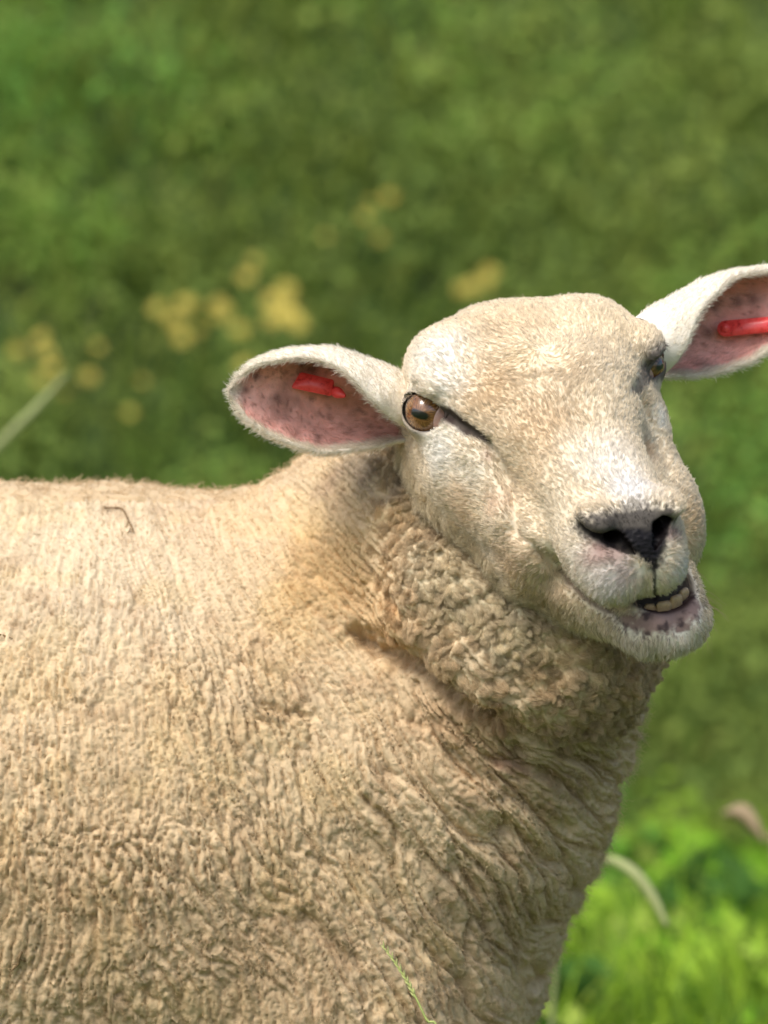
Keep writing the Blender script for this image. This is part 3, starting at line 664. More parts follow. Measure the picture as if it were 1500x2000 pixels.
# ---- eyes ----
def mat_eye():
    t = NT('eye_amber'); tc = t.n('ShaderNodeTexCoord'); s = t.n('ShaderNodeSeparateXYZ'); t.l(tc.outputs['Object'], s.inputs[0])
    def math_(op, a, b=None, c=None):
        m = t.n('ShaderNodeMath', operation=op)
        for i, v in enumerate((a, b, c)):
            if v is None: continue
            if isinstance(v, (int, float)): m.inputs[i].default_value = v
            else: t.l(v, m.inputs[i])
        return m.outputs[0]
    u, v, w = (math_('MULTIPLY', s.outputs[i], 1000.0) for i in range(3))
    r = math_('SQRT', math_('ADD', math_('MULTIPLY', u, u), math_('MULTIPLY', v, v)))
    ang = math_('ARCTAN2', v, u)
    cv = t.n('ShaderNodeCombineXYZ'); t.l(math_('MULTIPLY', ang, 3.2), cv.inputs[0]); t.l(math_('MULTIPLY', r, .12), cv.inputs[1])
    nz = t.n('ShaderNodeTexNoise', i_Scale=3.0, i_Detail=5.0); t.l(cv.outputs[0], nz.inputs['Vector'])
    iris = ramp(t, nz.outputs['Fac'], [(.3, tuple(lin((84, 52, 26)))), (.5, tuple(lin((128, 84, 44)))), (.7, tuple(lin((164, 116, 66))))])
    # pupil: a rounded bar, long along the eye opening
    pe = math_('POWER', math_('ADD', math_('POWER', math_('ABSOLUTE', math_('DIVIDE', u, 6.0)), 3.0), math_('POWER', math_('ABSOLUTE', math_('DIVIDE', v, 2.5)), 3.0)), .333)
    pm = math_('SMOOTH_MIN', 1.0, math_('MAXIMUM', math_('MULTIPLY', math_('SUBTRACT', 1.15, pe), 2.6), 0.0), .05)
    m1 = t.n('ShaderNodeMix', data_type='RGBA'); t.l(pm, m1.inputs['Factor']); t.l(iris, m1.inputs['A']); m1.inputs['B'].default_value = (.004, .003, .003, 1)
    ed = t.n('ShaderNodeMapRange'); ed.inputs['From Min'].default_value = 9.6; ed.inputs['From Max'].default_value = 11.2; t.l(r, ed.inputs['Value'])
    m2 = t.n('ShaderNodeMix', data_type='RGBA'); t.l(ed.outputs[0], m2.inputs['Factor']); t.l(m1.outputs['Result'], m2.inputs['A']); m2.inputs['B'].default_value = (*lin((52, 36, 30)), 1)
    b = t.n('ShaderNodeBsdfPrincipled', i_Roughness=.25); b.inputs['Coat Weight'].default_value = 1; b.inputs['Coat Roughness'].default_value = .04
    t.l(m2.outputs['Result'], b.inputs['Base Color']); t.l(b.outputs[0], t.out.inputs[0]); return t.m
def mat_plain(name, rgb, rough=.5, coat=0, bump=0, scale=300, var=.0, sss=0):
    t = NT(name); b = t.n('ShaderNodeBsdfPrincipled', i_Roughness=rough); b.inputs['Coat Weight'].default_value = coat
    tc = t.n('ShaderNodeTexCoord'); nz = t.n('ShaderNodeTexNoise', i_Scale=float(scale), i_Detail=5.0); t.l(tc.outputs['Object'], nz.inputs['Vector'])
    c = lin(rgb)
    t.l(ramp(t, nz.outputs['Fac'], [(.3, tuple(c * (1 - var))), (.7, tuple(np.minimum(c * (1 + var), .95)))]), b.inputs['Base Color'])
    if bump:
        bp = t.n('ShaderNodeBump', i_Strength=.5, i_Distance=bump); t.l(nz.outputs['Fac'], bp.inputs['Height']); t.l(bp.outputs[0], b.inputs['Normal'])
    if sss: b.inputs['Subsurface Weight'].default_value = sss; b.inputs['Subsurface Radius'].default_value = (.004, .002, .001)
    t.l(b.outputs[0], t.out.inputs[0]); return t.m
M_EYE = mat_eye(); M_LID = mat_plain('third_eyelid_pink', (196, 158, 146), .3, .6, 0, 300, .12, .2)
from mathutils import Matrix
def uv_sphere(r, nu=48, nv=28, ext=None):
    ph = np.linspace(0, np.pi, nv); th = np.linspace(0, 2 * np.pi, nu, endpoint=False)
    P = np.stack([np.sin(ph)[:, None] * np.cos(th), np.sin(ph)[:, None] * np.sin(th), np.cos(ph)[:, None] * np.ones(nu)], -1).reshape(-1, 3) * r
    i, j = np.meshgrid(np.arange(nv - 1), np.arange(nu), indexing='ij')
    F = np.stack([i * nu + j, (i + 1) * nu + j, (i + 1) * nu + (j + 1) % nu, i * nu + (j + 1) % nu], -1).reshape(-1, 4)
    return P, F
for side in (1, -1):
    S_ = np.array([side, 1, 1.0]); c = to_world(head_to_view(EYE * S_))
    axes = [to_world(((a * S_) @ HR)) - to_world(np.zeros(3)) for a in (EU, EV, EA)]
    axes = [nrm(a) for a in axes]
    if np.linalg.det(np.stack(axes, 1)) < 0: axes[0] = -axes[0]
    P, F = uv_sphere(EYR / 1000)
    w_ = P[:, 2] * 1000; rr_ = np.hypot(P[:, 0], P[:, 1]) * 1000
    P[:, 2] += np.where(w_ > 0, 1.6 * np.clip(1 - (rr_ / 10.5) ** 2, 0, 1), 0) / 1000       # cornea bulge
    eye = mesh_obj('eye', P, F, M_EYE, None, True, False)
    m = Matrix(((*[axes[k][0] for k in range(3)], c[0]), (*[axes[k][1] for k in range(3)], c[1]), (*[axes[k][2] for k in range(3)], c[2]), (0, 0, 0, 1)))
    eye.matrix_world = m; eye.parent = sheep; eye.matrix_parent_inverse = sheep.matrix_world.inverted()
    # third eyelid: a pale crescent at the inner corner
    us = 1 if (np.dot(axes[0], nrm(to_world((EU * S_) @ HR) - to_world(np.zeros(3)))) > 0) else -1
    A, B = np.meshgrid(np.linspace(0, 1, 8), np.linspace(-1, 1, 16), indexing='ij')
    uu = 7.9 + A * 4.5 + 1.5 * B ** 2; vv = B * 9.0; R_ = EYR + .45 + .25 * np.sin(np.pi * A)
    ww = np.sqrt(np.maximum(R_ ** 2 - uu ** 2 - vv ** 2, 1.0)) + 1.1 * np.clip(1 - (uu ** 2 + vv ** 2) / 110, 0, 1)
    Pl = np.stack([uu * us, vv, ww], -1).reshape(-1, 3) / 1000; Pl2 = Pl * .96
    i, j = np.meshgrid(np.arange(7), np.arange(15), indexing='ij'); q = (i * 16 + j).ravel(); Fl = np.stack([q, q + 16, q + 17, q + 1], 1)
    lid = mesh_obj('third_eyelid', np.concatenate([Pl, Pl2]), np.concatenate([Fl, Fl[:, ::-1] + 128]), M_LID, None, True, False)
    lid.matrix_world = m; lid.parent = eye; bpy.context.view_layer.update(); lid.matrix_parent_inverse = eye.matrix_world.inverted(); lid.matrix_world = m

# ---- teeth ----
M_TOOTH = mat_plain('tooth_ivory', (186, 156, 118), .6, .0, .0002, 400, .15, .2)
def rounded_box(sx, sy, sz, n=5, pw=4.0):
    P, F = uv_sphere(1.0, 16, 9)
    k = (np.abs(P) ** pw).sum(1) ** (-1 / pw); return P * k[:, None] * np.array([sx, sy, sz]) / 2, F
for k, (jx, jy, jz) in enumerate([(14, 133, -61), (8.6, 138, -59.6), (2.0, 141, -57.6), (-5.2, 140.4, -56.4), (-11.2, 136.5, -55.6)]):
    P, F = rounded_box([4.8, 6.4, 8.4, 7.4, 6.4][k], 3.2, [6.0, 7.6, 7.8, 8.8, 7.0][k], pw=4.5); a = math.radians(-jx * 2.2)
    P = P @ np.array([[math.cos(a), math.sin(a), 0], [-math.sin(a), math.cos(a), 0], [0, 0, 1]])
    mesh_obj('tooth', head_to_view(P + np.array([jx + JX - 3.5, jy, jz])), F, M_TOOTH, sheep)
# ---- hooves ----
M_HOOF = mat_plain('hoof_horn', (58, 46, 38), .5, 0, .0006, 200, .3)
for x, z in ((-40, -110), (-40, -285), (-760, -110), (-760, -290)):
    for s in (-1, 1):
        n = 14; th_ = np.linspace(0, 2 * np.pi, n, endpoint=False); ringsH = []
        for (f_, y_) in ((1.0, -690), (1.02, -684), (.9, -664), (.7, -646), (.05, -644)):
            ringsH.append(np.stack([x + 16 + 30 * f_ * np.cos(th_) + (10 if np.isscalar(f_) else 0) * (f_ - .7), np.full(n, float(y_)), z + s * 13 + 12 * f_ * np.sin(th_)], 1))
        ringsH.insert(0, ringsH[0] * 0 + np.array([x + 16, -690, z + s * 13])); P = np.concatenate(ringsH)
        i, j = np.meshgrid(np.arange(len(ringsH) - 1), np.arange(n), indexing='ij')
        mesh_obj('hoof', P, np.stack([i * n + j, i * n + (j + 1) % n, (i + 1) * n + (j + 1) % n, (i + 1) * n + j], -1).reshape(-1, 4), M_HOOF, sheep)
# =====================================================================
#  FACE HAIR AND FLEECE FIBRES
# =====================================================================
from mathutils.kdtree import KDTree
def unit_rand(n): return nrm(rng.normal(size=(n, 3)))
def strands(root, nor, flow, length, lift, k, jitter, bend=.5, curl=0., curlw=3.0):
    """hair leaving the surface at angle lift and leaning over along flow"""
    n = len(root); flow = nrm(flow - nor * (flow * nor).sum(1, keepdims=True)); side = np.cross(nor, flow)
    ja = rng.normal(size=n) * jitter; f = flow * np.cos(ja)[:, None] + side * np.sin(ja)[:, None]; sd_ = np.cross(nor, f)
    P = np.zeros((n, k, 3)); P[:, 0] = root - nor * .5; ph = rng.random(n) * 6.28; cw = curlw * (.7 + .6 * rng.random(n))
    st = length / (k - 1); wob = unit_rand(n) * .22
    for q in range(1, k):
        a = lift * (1 - bend * q / (k - 1)); d = nor * np.sin(a)[:, None] + f * np.cos(a)[:, None] + wob * (q / k)
        P[:, q] = P[:, q - 1] + d * st[:, None]
    if np.any(curl):
        s = np.arange(k)[None] * st[:, None]; env = np.minimum(s / 1.5, 1)
        P += (np.sin(s * 6.28 / cw[:, None] + ph[:, None]) * env * np.asarray(curl).reshape(-1, 1))[..., None] * sd_[:, None] + (np.cos(s * 6.28 / cw[:, None] + ph[:, None]) * env * np.asarray(curl).reshape(-1, 1) * .7)[..., None] * nor[:, None]
    return P
def clump(P, ratio, strength, pw=1.0):
    """draw the tips of neighbouring strands together into small locks"""
    n, k, _ = P.shape; ci = rng.choice(n, max(2, n // ratio), replace=False)
    cells_ = 1.0; kd = KDTree(len(ci))
    for a, i in enumerate(ci): kd.insert(P[i, 0], a)
    kd.balance(); near = np.fromiter((kd.find(p)[1] for p in P[:, 0]), int, n)
    C = P[ci][near]; s = (np.linspace(0, 1, k) ** pw * strength)[None, :, None]
    return P + (C - P) * s, near
def taper(n, k, r, tip=.35): return (np.linspace(1, tip, k)[None] * np.asarray(r).reshape(-1, 1)) * np.ones((n, 1))
def jitter_col(c, a=.12): return np.clip(c * (1 + rng.normal(size=(len(c), 1)) * a), .004, .92)

# -- face --
visw = np.where(hN[:, 2] > -.35, 1.0, .18)
inside = body_sdf(hV.astype('f'))
dens = (1 - bald) ** 1.5 * visw * (inside > -3) * (er > EYR + .9)
NF = 230000
f, w = scatter(hV, hF, dens, NF)
root = at(hV, hF, f, w); nor = nrm(at(hN, hF, f, w)); loc = at(hL, hF, f, w); colr = at(hC, hF, f, w); bd = at(bald, hF, f, w)
fl = loc - np.array([0, 150, -24.]); fl = nrm(fl)
wh = loc - np.array([2, 14, 36.]); whd = np.linalg.norm(wh, axis=1); ww_ = .75 * np.exp(-(whd / 34) ** 2)
fl = fl * (1 - ww_[:, None]) + nrm(wh + np.cross(np.array([0, 0, 1.]), wh) * .7) * ww_[:, None]
lowl = sst((-46 - loc[:, 2]) / 14) * sst((loc[:, 1] - 60) / 40)                # lower lip and chin hang down
fl = fl * (1 - .6 * lowl[:, None]) + np.array([0, .1, -1.]) * .6 * lowl[:, None]
upl = sst((-14 - loc[:, 2]) / 14) * sst((loc[:, 1] - 100) / 20) * (1 - lowl)
fl = fl + np.array([0, 0, -.5]) * upl[:, None]
fl = nrm(fl) @ HR
nz3 = np.stack([fbm(loc / 9, 2, 301), fbm(loc / 9, 2, 311), fbm(loc / 9, 2, 321)], 1); fl = fl + nz3 * .5
ln = 4.0 + .8 * fbm(loc / 14, 2, 331) + 3.8 * lowl * sst((-66 - loc[:, 2]) / 14) - .3 * upl
ln *= (1 - .55 * bd) * (.7 + .6 * rng.random(NF))
nearye = np.exp(-((np.linalg.norm(np.abs(loc) * np.array([1, 0, 0]) + loc * np.array([0, 1, 1]) - EYE, axis=1) - EYR) / 5.5) ** 2); ln *= 1 - .5 * nearye
P = strands(root, nor, fl, ln, .42 + .18 * rng.normal(size=NF), 5, .24, .55, .12, 5.0); P, near = clump(P, 9, .55); cj = rng.normal(size=NF)[near]; colr = colr * (1 + .05 * cj[:, None])
dk = rng.random(NF) < .035; colr[dk] *= .42
hair_obj('face_hair', P, taper(NF, 5, .09 + .05 * rng.random(NF)), jitter_col(colr, .09), M_FUR, sheep)
# -- woolly fringe where the face meets the fleece --
wtf = dens * sst((inside + 3) / 3) * sst((24 - inside) / 20); NFR = 32000
f, w = scatter(hV, hF, wtf, NFR); root = at(hV, hF, f, w); nor = nrm(at(hN, hF, f, w))
P = strands(root, nor, np.tile(np.array([-.5, -.6, 0.]), (NFR, 1)) + unit_rand(NFR) * .6, 8 * (.5 + .9 * rng.random(NFR)), .6 + .25 * rng.normal(size=NFR), 6, .5, .5, .6, 3.6); P, near = clump(P, 40, .6)
hair_obj('cheek_wool', P, taper(NFR, 6, .075, .6), jitter_col(at(hC, hF, f, w) * .55 + lin((216, 196, 154)) * .42, .1), M_FUR, sheep)
# -- long dark bristles on chin and lips --
f, w = scatter(hV, hF, dens * sst((hL[:, 1] - 105) / 20) * (hL[:, 2] < -22), 150)
P = strands(at(hV, hF, f, w), nrm(at(hN, hF, f, w)), np.tile(np.array([0, -1., .2]), (150, 1)), 9 + 9 * rng.random(150), np.full(150, .75), 6, .6, .5, .3, 9.0)
hair_obj('whiskers', P, taper(150, 6, .09, .3), np.tile(lin((150, 128, 104)), (150, 1)), M_FUR, sheep)
# -- eyelashes along the upper lids --
LP = []
for side, n_ in ((1, 34), (-1, 150)):
    S_ = np.array([side, 1, 1.0]); uu = rng.uniform(-10.5, 9, n_); vv = 9.6 * np.sqrt(np.clip(1 - (np.abs(uu) / 13.4) ** 2.2, 0, 1)); ww = np.sqrt(np.maximum(15.6 ** 2 - uu ** 2 - vv ** 2, 1))
    r0 = EYE + uu[:, None] * EU + vv[:, None] * EV + ww[:, None] * EA
    d0 = EA * .9 + EV * .15 + EU * (uu[:, None] * .02) + rng.normal(size=(n_, 3)) * .12; P = np.zeros((n_, 6, 3)); ln = 5 + 4 * rng.random(n_)
    for k in range(6): P[:, k] = r0 + nrm(d0) * (ln * k / 5)[:, None] - EV * ((k / 5) ** 2 * ln * .45)[:, None]
    LP.append(head_to_view(P * S_))
P = np.concatenate(LP); hair_obj('eyelashes', P, taper(len(P), 6, .10, .3), np.concatenate([np.tile(lin((150, 132, 112)), (34, 1)), np.tile(lin((40, 34, 32)), (150, 1))]), M_FUR, sheep)
# -- ears --
Pall, Rall, Call = [], [], []
for (eV, eF, T, SS, inn, axd), (ec, ew) in zip(ears, earinfo):
    eN = normals(eV, eF); rimw = np.minimum(SS, 1 - SS) * 2
    for inner, n_ in ((0, 17000), (1, 9000)):
        wt = (inn == inner) * ((np.clip(1.15 - ew, 0.12, 1)) if inner else 1.0) * sst((T - .02) / .06 + .2)
        wt = wt * (head_sdf(view_to_head(eV).astype('f')) > -1)
        f, w = scatter(eV, eF, wt.astype(float), n_); root = at(eV, eF, f, w); nor = nrm(at(eN, eF, f, w)); r_ = at(rimw, eF, f, w); tt = at(T, eF, f, w)
        fl = at(axd, eF, f, w); s_ = at(SS, eF, f, w)
        fl = fl + np.array([0, 1., 0]) * np.where(s_ > .5, .6, -.6)[:, None] * (1 - r_)[:, None] * (.9 if not inner else .6)
        ln = (3.6 if not inner else 2.6 + 2.4 * (1 - r_)) * (.7 + .6 * rng.random(n_))
        P = strands(root, nor, fl, ln, np.full(n_, .55) + .2 * rng.normal(size=n_), 5, .4, .5, .3, 5.0)
        cc = at(ec, eF, f, w)
        if inner: cc = cc * .75 + lin((226, 212, 190)) * .25
        Pall.append(P); Rall.append(taper(n_, 5, .08 + .04 * rng.random(n_))); Call.append(jitter_col(cc, .12))
hair_obj('ear_hair', np.concatenate(Pall), np.concatenate(Rall), np.concatenate(Call), M_FUR, sheep)
# -- fleece: short fuzz lying on the locks, loose pale curls, and standing tufts on the ruff --
clear_ = (head_sdf(view_to_head(bV).astype('f')) > -2) * np.where(bN[:, 2] > -.25, 1.0, .3)
bH = sst((fbm(bV / 3, 1, 7) + .8)) * .65 + .35
def fleece(n, wt, ln, lift, jit, curl, cw, ratio, cs, rad, k=6, tip=.6, spread=1.1, pale=0.0):
    f, w = scatter(bV, bF, wt, n); root = at(bV, bF, f, w); nor = nrm(at(bN, bF, f, w)); colr = at(bC, bF, f, w)
    fl = np.concatenate([nrm(root[:, :2] - FC), np.zeros((n, 1))], 1)
    fl = fl + np.stack([fbm(root / 7, 2, 401), fbm(root / 7, 2, 411), fbm(root / 7, 2, 421)], 1) * spread + unit_rand(n) * .3
    P = strands(root, nor, fl, ln * (.5 + .9 * rng.random(n)), lift + .3 * rng.normal(size=n), k, jit, .6, curl * (.6 + .8 * rng.random(n)), cw)
    if ratio: P, near = clump(P, ratio, cs); colr = colr * (1 + .07 * rng.normal(size=n)[near][:, None])
    cc = jitter_col(colr, .09); cc = np.clip(cc * (1 + pale) + pale * .1, 0, .9)
    return P, taper(n, k, rad * (.8 + .5 * rng.random(n)), tip), cc
fz = fleece(190000, clear_ * bH * (1 - .8 * ruffm), 2.4, .40, .45, .25, 2.4, 14, .5, .062)
lc = fleece(16000, clear_ * (1 - ruffm) * (.25 + low), 6.5, .40, .9, .8, 4.2, 0, 0, .07, 6, .6, 1.6, .18)
st_ = fleece(14000, clear_ * np.where(np.abs(bN[:, 2]) < .55, 1.0, .06), 6.5, .95, .8, .8, 4.5, 0, 0, .065, 6, .5, 1.6, .08)
rf = fleece(100000, clear_ * sst(ruffm * 1.3), 5.4, .7, .5, .6, 3.4, 90, .70, .072, 6, .6, 1.4, .03)
hair_obj('fleece_fibres', *[np.concatenate(q) for q in zip(fz, lc, st_, rf)], M_FIB, sheep)
# -- the rest of the fleece, thinner --
NC = 90000
wt = (1 - legm) * (~inbox) * 1.0
f, w = scatter(cV, cF, wt, NC); cN = normals(cV, cF); root = at(cV, cF, f, w); nor = nrm(at(cN, cF, f, w)); fl = np.tile(np.array([.1, -1., 0]), (NC, 1)) + unit_rand(NC) * .9
P = strands(root, nor, fl, 8 * (.6 + .8 * rng.random(NC)), .45 + .25 * rng.normal(size=NC), 7, .6, .6, .6, 4.0)
hair_obj('outer_fleece_fibres', P, taper(NC, 7, .16, .6), jitter_col(at(cC, cF, f, w), .12), M_FIB, sheep)

# =====================================================================
#  EAR TAGS
# =====================================================================
def mat_tag():
    t = NT('red_tag_plastic'); b = t.n('ShaderNodeBsdfPrincipled', i_Roughness=.32); tc = t.n('ShaderNodeTexCoord')
    nz = t.n('ShaderNodeTexNoise', i_Scale=260.0, i_Detail=6.0, i_Roughness=.7); t.l(tc.outputs['Object'], nz.inputs['Vector'])
    t.l(ramp(t, nz.outputs['Fac'], [(.32, tuple(lin((190, 40, 38)))), (.46, tuple(lin((244, 74, 70)))), (.7, tuple(lin((250, 96, 90))))]), b.inputs['Base Color'])
    bp = t.n('ShaderNodeBump', i_Strength=.3, i_Distance=.0004); t.l(nz.outputs['Fac'], bp.inputs['Height']); t.l(bp.outputs[0], b.inputs['Normal'])
    t.l(b.outputs[0], t.out.inputs[0]); return t.m
M_TAG = mat_tag()
def prism(outline, th, bev=.6):
    """flat outline (x,y) with thickness and a small bevel -> verts, quads (closed with fans of quads)"""
    o = np.array(outline, float); n = len(o); c = o.mean(0)
    ins = c + (o - c) * (1 - bev / np.maximum(np.linalg.norm(o - c, axis=1, keepdims=True), .1))
    rings = [np.c_[o * 0 + c, np.full(n, -th / 2)], np.c_[ins, np.full(n, -th / 2)], np.c_[o, np.full(n, -th / 2 + bev)], np.c_[o, np.full(n, th / 2 - bev)], np.c_[ins, np.full(n, th / 2)], np.c_[o * 0 + c, np.full(n, th / 2)]]
    V = np.concatenate(rings); i, j = np.meshgrid(np.arange(5), np.arange(n), indexing='ij')
    return V, np.stack([i * n + j, i * n + (j + 1) % n, (i + 1) * n + (j + 1) % n, (i + 1) * n + j], -1).reshape(-1, 4)
def stadium(x0, x1, r0, r1, n=10):
    a = np.linspace(np.pi / 2, 1.5 * np.pi, n); b = np.linspace(-np.pi / 2, np.pi / 2, n)
    return [(x0 + r0 * math.cos(t), r0 * math.sin(t)) for t in a] + [(x1 + r1 * math.cos(t), r1 * math.sin(t)) for t in b]
def lathe(profile, n=20):
    th_ = np.linspace(0, 2 * np.pi, n, endpoint=False); V = np.concatenate([np.stack([r * np.cos(th_), r * np.sin(th_), np.full(n, z)], 1) for r, z in profile])
    i, j = np.meshgrid(np.arange(len(profile) - 1), np.arange(n), indexing='ij')
    return V, np.stack([i * n + j, i * n + (j + 1) % n, (i + 1) * n + (j + 1) % n, (i + 1) * n + j], -1).reshape(-1, 4)
def frame_at(o, xdir, ndir):
    x = nrm(xdir); z = nrm(np.array(ndir) - x * (x @ np.array(ndir))); y = np.cross(z, x); return lambda P: np.asarray(o) + P @ np.stack([x, y, z])
def ear_surface(side, X):
    """inner ear skin point nearest to a photograph pixel"""
    E_ = ears[0 if side > 0 else 1]; i = E_[4] == 1; d = ((to_px(E_[0][i]) - np.array(X)) ** 2).sum(1); return E_[0][i][np.argmin(d + 0)]
# tag in the ear by the near eye: a flap with a squared end and a pin
p0 = ear_surface(1, (618, 757)); pa = ear_surface(1, (585, 755)); pb = ear_surface(1, (652, 765)); n0 = np.array([.05, .12, 1.0])
fr = frame_at(p0 + np.array([0, .8, 11.5]), px(655, 765) - px(580, 750), n0)
t1 = empty('ear_tag', tuple(to_world(p0))); tag(t1, 'short red plastic ear tag inside the drooping ear on the left', 'ear tag', 'red ear tags of the sheep')
V, F = prism([(-9, 5.2), (8.5, 4.6), (9.5, 3.2), (9.5, -3.6), (8.5, -4.6), (-12.5, -4.4), (-13, -3.6), (-10.3, 4.4)], 3.0, .7); mesh_obj('tag_flap', fr(V), F, M_TAG, t1, False)
V, F = lathe([(.05, 9.5), (1.0, 9.0), (3.0, 3.2), (3.2, 1.5), (3.0, 0), (2.2, -8)]); fp = frame_at(p0 + fr(np.array([[11.2, -1.6, 0]]))[0] - p0 + np.array([0, 0, -1.0]), (0.1, 1, .3), (.55, -.35, .75)); mesh_obj('tag_pin', fp(V), F, M_TAG, t1)
# strap tag in the far ear, running out of the picture
q0 = px(1418, 641, -69); q1 = px(1560, 628, -64)
q0[2] = ear_surface(-1, (1418, 641))[2] + 8; q1[2] = q0[2] + 6
fr = frame_at(q0, q1 - q0, (0.1, .25, 1.0))
t2 = empty('ear_tag', tuple(to_world(q0))); tag(t2, 'long red strap ear tag with round stud in the raised ear at the right edge', 'ear tag', 'red ear tags of the sheep')
V, F = prism(stadium(0, 34, 4.6, 4.4), 2.2, .6); mesh_obj('tag_strap', fr(V), F, M_TAG, t2, False)
V, F = lathe([(.05, 3.9), (1.2, 3.7), (1.9, 3.0), (2.1, 1.2), (2.9, 1.1), (2.9, .6), (2.6, -7)]); mesh_obj('tag_stud', fr(V), F, M_TAG, t2)

# =====================================================================
#  SMALL THINGS ON AND IN FRONT OF THE FLEECE
# =====================================================================
def tube(pts, rad, n=7, sub=6):
    """tube through points (Catmull-Rom), tapering radii; quads"""
    p = np.asarray(pts, float); r = np.asarray(rad, float) * np.ones(len(p)); pe = np.concatenate([[2 * p[0] - p[1]], p, [2 * p[-1] - p[-2]]]); Q, Rr = [], []
    for i in range(len(p) - 1):
        for u in np.linspace(0, 1, sub, endpoint=(i == len(p) - 2)):
            a, b, c, d = pe[i:i + 4]; Q.append(.5 * (2 * b + (c - a) * u + (2 * a - 5 * b + 4 * c - d) * u * u + (3 * b - a - 3 * c + d) * u ** 3)); Rr.append(r[i] * (1 - u) + r[i + 1] * u)
    Q = np.array(Q); Rr = np.array(Rr); tn = nrm(np.gradient(Q, axis=0)); ref = np.array([.3, .2, 1.0]); s = nrm(np.cross(tn, ref)); t_ = np.cross(tn, s); th_ = np.linspace(0, 2 * np.pi, n, endpoint=False)
    V = (Q[:, None] + Rr[:, None, None] * (np.cos(th_)[None, :, None] * s[:, None] + np.sin(th_)[None, :, None] * t_[:, None])).reshape(-1, 3)
    i, j = np.meshgrid(np.arange(len(Q) - 1), np.arange(n), indexing='ij')
    return V, np.stack([i * n + j, i * n + (j + 1) % n, (i + 1) * n + (j + 1) % n, (i + 1) * n + j], -1).reshape(-1, 4)
def join(parts):
    V, F, o = [], [], 0
    for v, f_ in parts: V.append(v); F.append(f_ + o); o += len(v)
    return np.concatenate(V), np.concatenate(F)
M_STRAW = mat_plain('dry_straw', (120, 96, 62), .8, 0, 0, 300, .3); M_GSTEM = mat_plain('grass_stem_green', (158, 168, 92), .6, 0, 0, 200, .2)
M_SPIKE = mat_plain('grass_seed_head', (176, 178, 112), .7, 0, 0, 300, .25); M_DRYG = mat_plain('bleached_stalk', (146, 152, 96), .7, 0, 0, 40, .12); M_DEAD = mat_plain('dead_leaf_beige', (160, 138, 104), .8, 0, 0, 60, .2)
bIdx = np.flatnonzero((bN[:, 2] > .1)); bPx = to_px(bV[bIdx])
def on_fleece(x, y, up=1.2):
    i = bIdx[np.argmin(((bPx - np.array([x, y])) ** 2).sum(1))]; return bV[i] + bN[i] * up
def fragment(label, pts, r, twigs=()):
    parts = [tube([on_fleece(*p) for p in pts], [r] * (len(pts) - 1) + [r * .5])]
    for tw in twigs: parts.append(tube([on_fleece(*p) for p in tw], r * .5))
    o = mesh_obj('straw_fragment', *join(parts), M_STRAW); return tag(o, label, 'straw', 'bits of dried plant caught in the fleece')
fragment('curled brown dried stem caught on the upper back of the sheep', [(203, 992), (216, 996), (232, 995), (243, 1006), (250, 1018), (256, 1032), (258, 1040)], .55, [[(250, 1018), (246, 1030), (243, 1033)], [(254, 1028), (263, 1036)], [(256, 1034), (251, 1044)], [(216, 996), (208, 998)], [(243, 1006), (248, 1004)]])
fragment('short dark twig in the fleece at the left edge', [(-4, 1241), (10, 1243), (22, 1249)], .5)
fragment('dark dried scrap in the fleece near the lower left corner', [(44, 1858), (38, 1870), (34, 1884), (22, 1898)], .7, [[(38, 1870), (46, 1876)], [(34, 1884), (26, 1884)]])
# seeding grass stalk standing in front of the fleece
g = empty('grass_stalk', tuple(to_world(np.array([px(905, 2000)[0] + 30, -690, 62.])))); tag(g, 'thin pale green grass stalk with seed head against the lower fleece', 'grass stalk')
stem = [np.array([64., -690., 62]), np.array([52., -470., 58]), px(868, 2075, 52), px(832, 1990, 50), px(800, 1925, 48), px(772, 1880, 47), px(747, 1846, 46)]
mesh_obj('stem', *tube(stem, [1.1, 1.0, .85, .7, .5, .4, .15]), M_GSTEM, g)
sp = []
for k in range(18):
    u = k / 17; a = px(812, 1950, 48.6) * (1 - u) + px(750, 1852, 46.2) * u; a = a + np.array([math.sin(u * 3.1) * 1.2, 0, 0]); sgn_ = 1 if k % 2 else -1
    d = nrm(np.array([-.45 + sgn_ * .36, .9, .12 * sgn_])); sp.append(tube([a, a + d * 2.2, a + d * 4.6], [.35, .75 * (1 - .4 * u), .1], 6, 3))
mesh_obj('seed_head', *join(sp), M_SPIKE, g)
# =====================================================================
#  YELLOW FLOWERS AND PALE STALKS BEHIND THE ANIMAL
# =====================================================================
M_PETAL = mat_plain('yellow_petal', (182, 164, 62), .6, 0, 0, 60, .15); M_STALK = mat_plain('flower_stalk', (92, 124, 52), .6, 0, 0, 60, .2)
pet = []
for ring, (npet, r0, r1, tilt) in enumerate(((11, .006, .040, .15), (9, .004, .030, .55), (6, .001, .018, 1.0))):
    for k in range(npet):
        a = 6.283 * k / npet + ring * .3; d = np.array([math.cos(a), math.sin(a), 0]); s = np.array([-d[1], d[0], 0]); z = np.array([0, 0, 1.0])
        dd = d * math.cos(tilt) + z * math.sin(tilt); w_ = r1 * .3
        rows = [np.stack([d * r0 - s * w_ * .35, d * r0, d * r0 + s * w_ * .35]), np.stack([d * r0 + dd * (r1 * .6) - s * w_, d * r0 + dd * (r1 * .6) + z * .003, d * r0 + dd * (r1 * .6) + s * w_]), np.stack([d * r0 + dd * r1 - s * w_ * .5 - z * .002, d * r0 + dd * r1, d * r0 + dd * r1 + s * w_ * .5 - z * .002])]
        P = np.concatenate(rows); pet.append((P, np.array([[0, 1, 4, 3], [1, 2, 5, 4], [3, 4, 7, 6], [4, 5, 8, 7]])))
headV, headF = join(pet); stemV, stemF = tube([(0, .02, -.42), (.01, .01, -.2), (0, 0, 0)], [.004, .003, .0025], 6, 4)
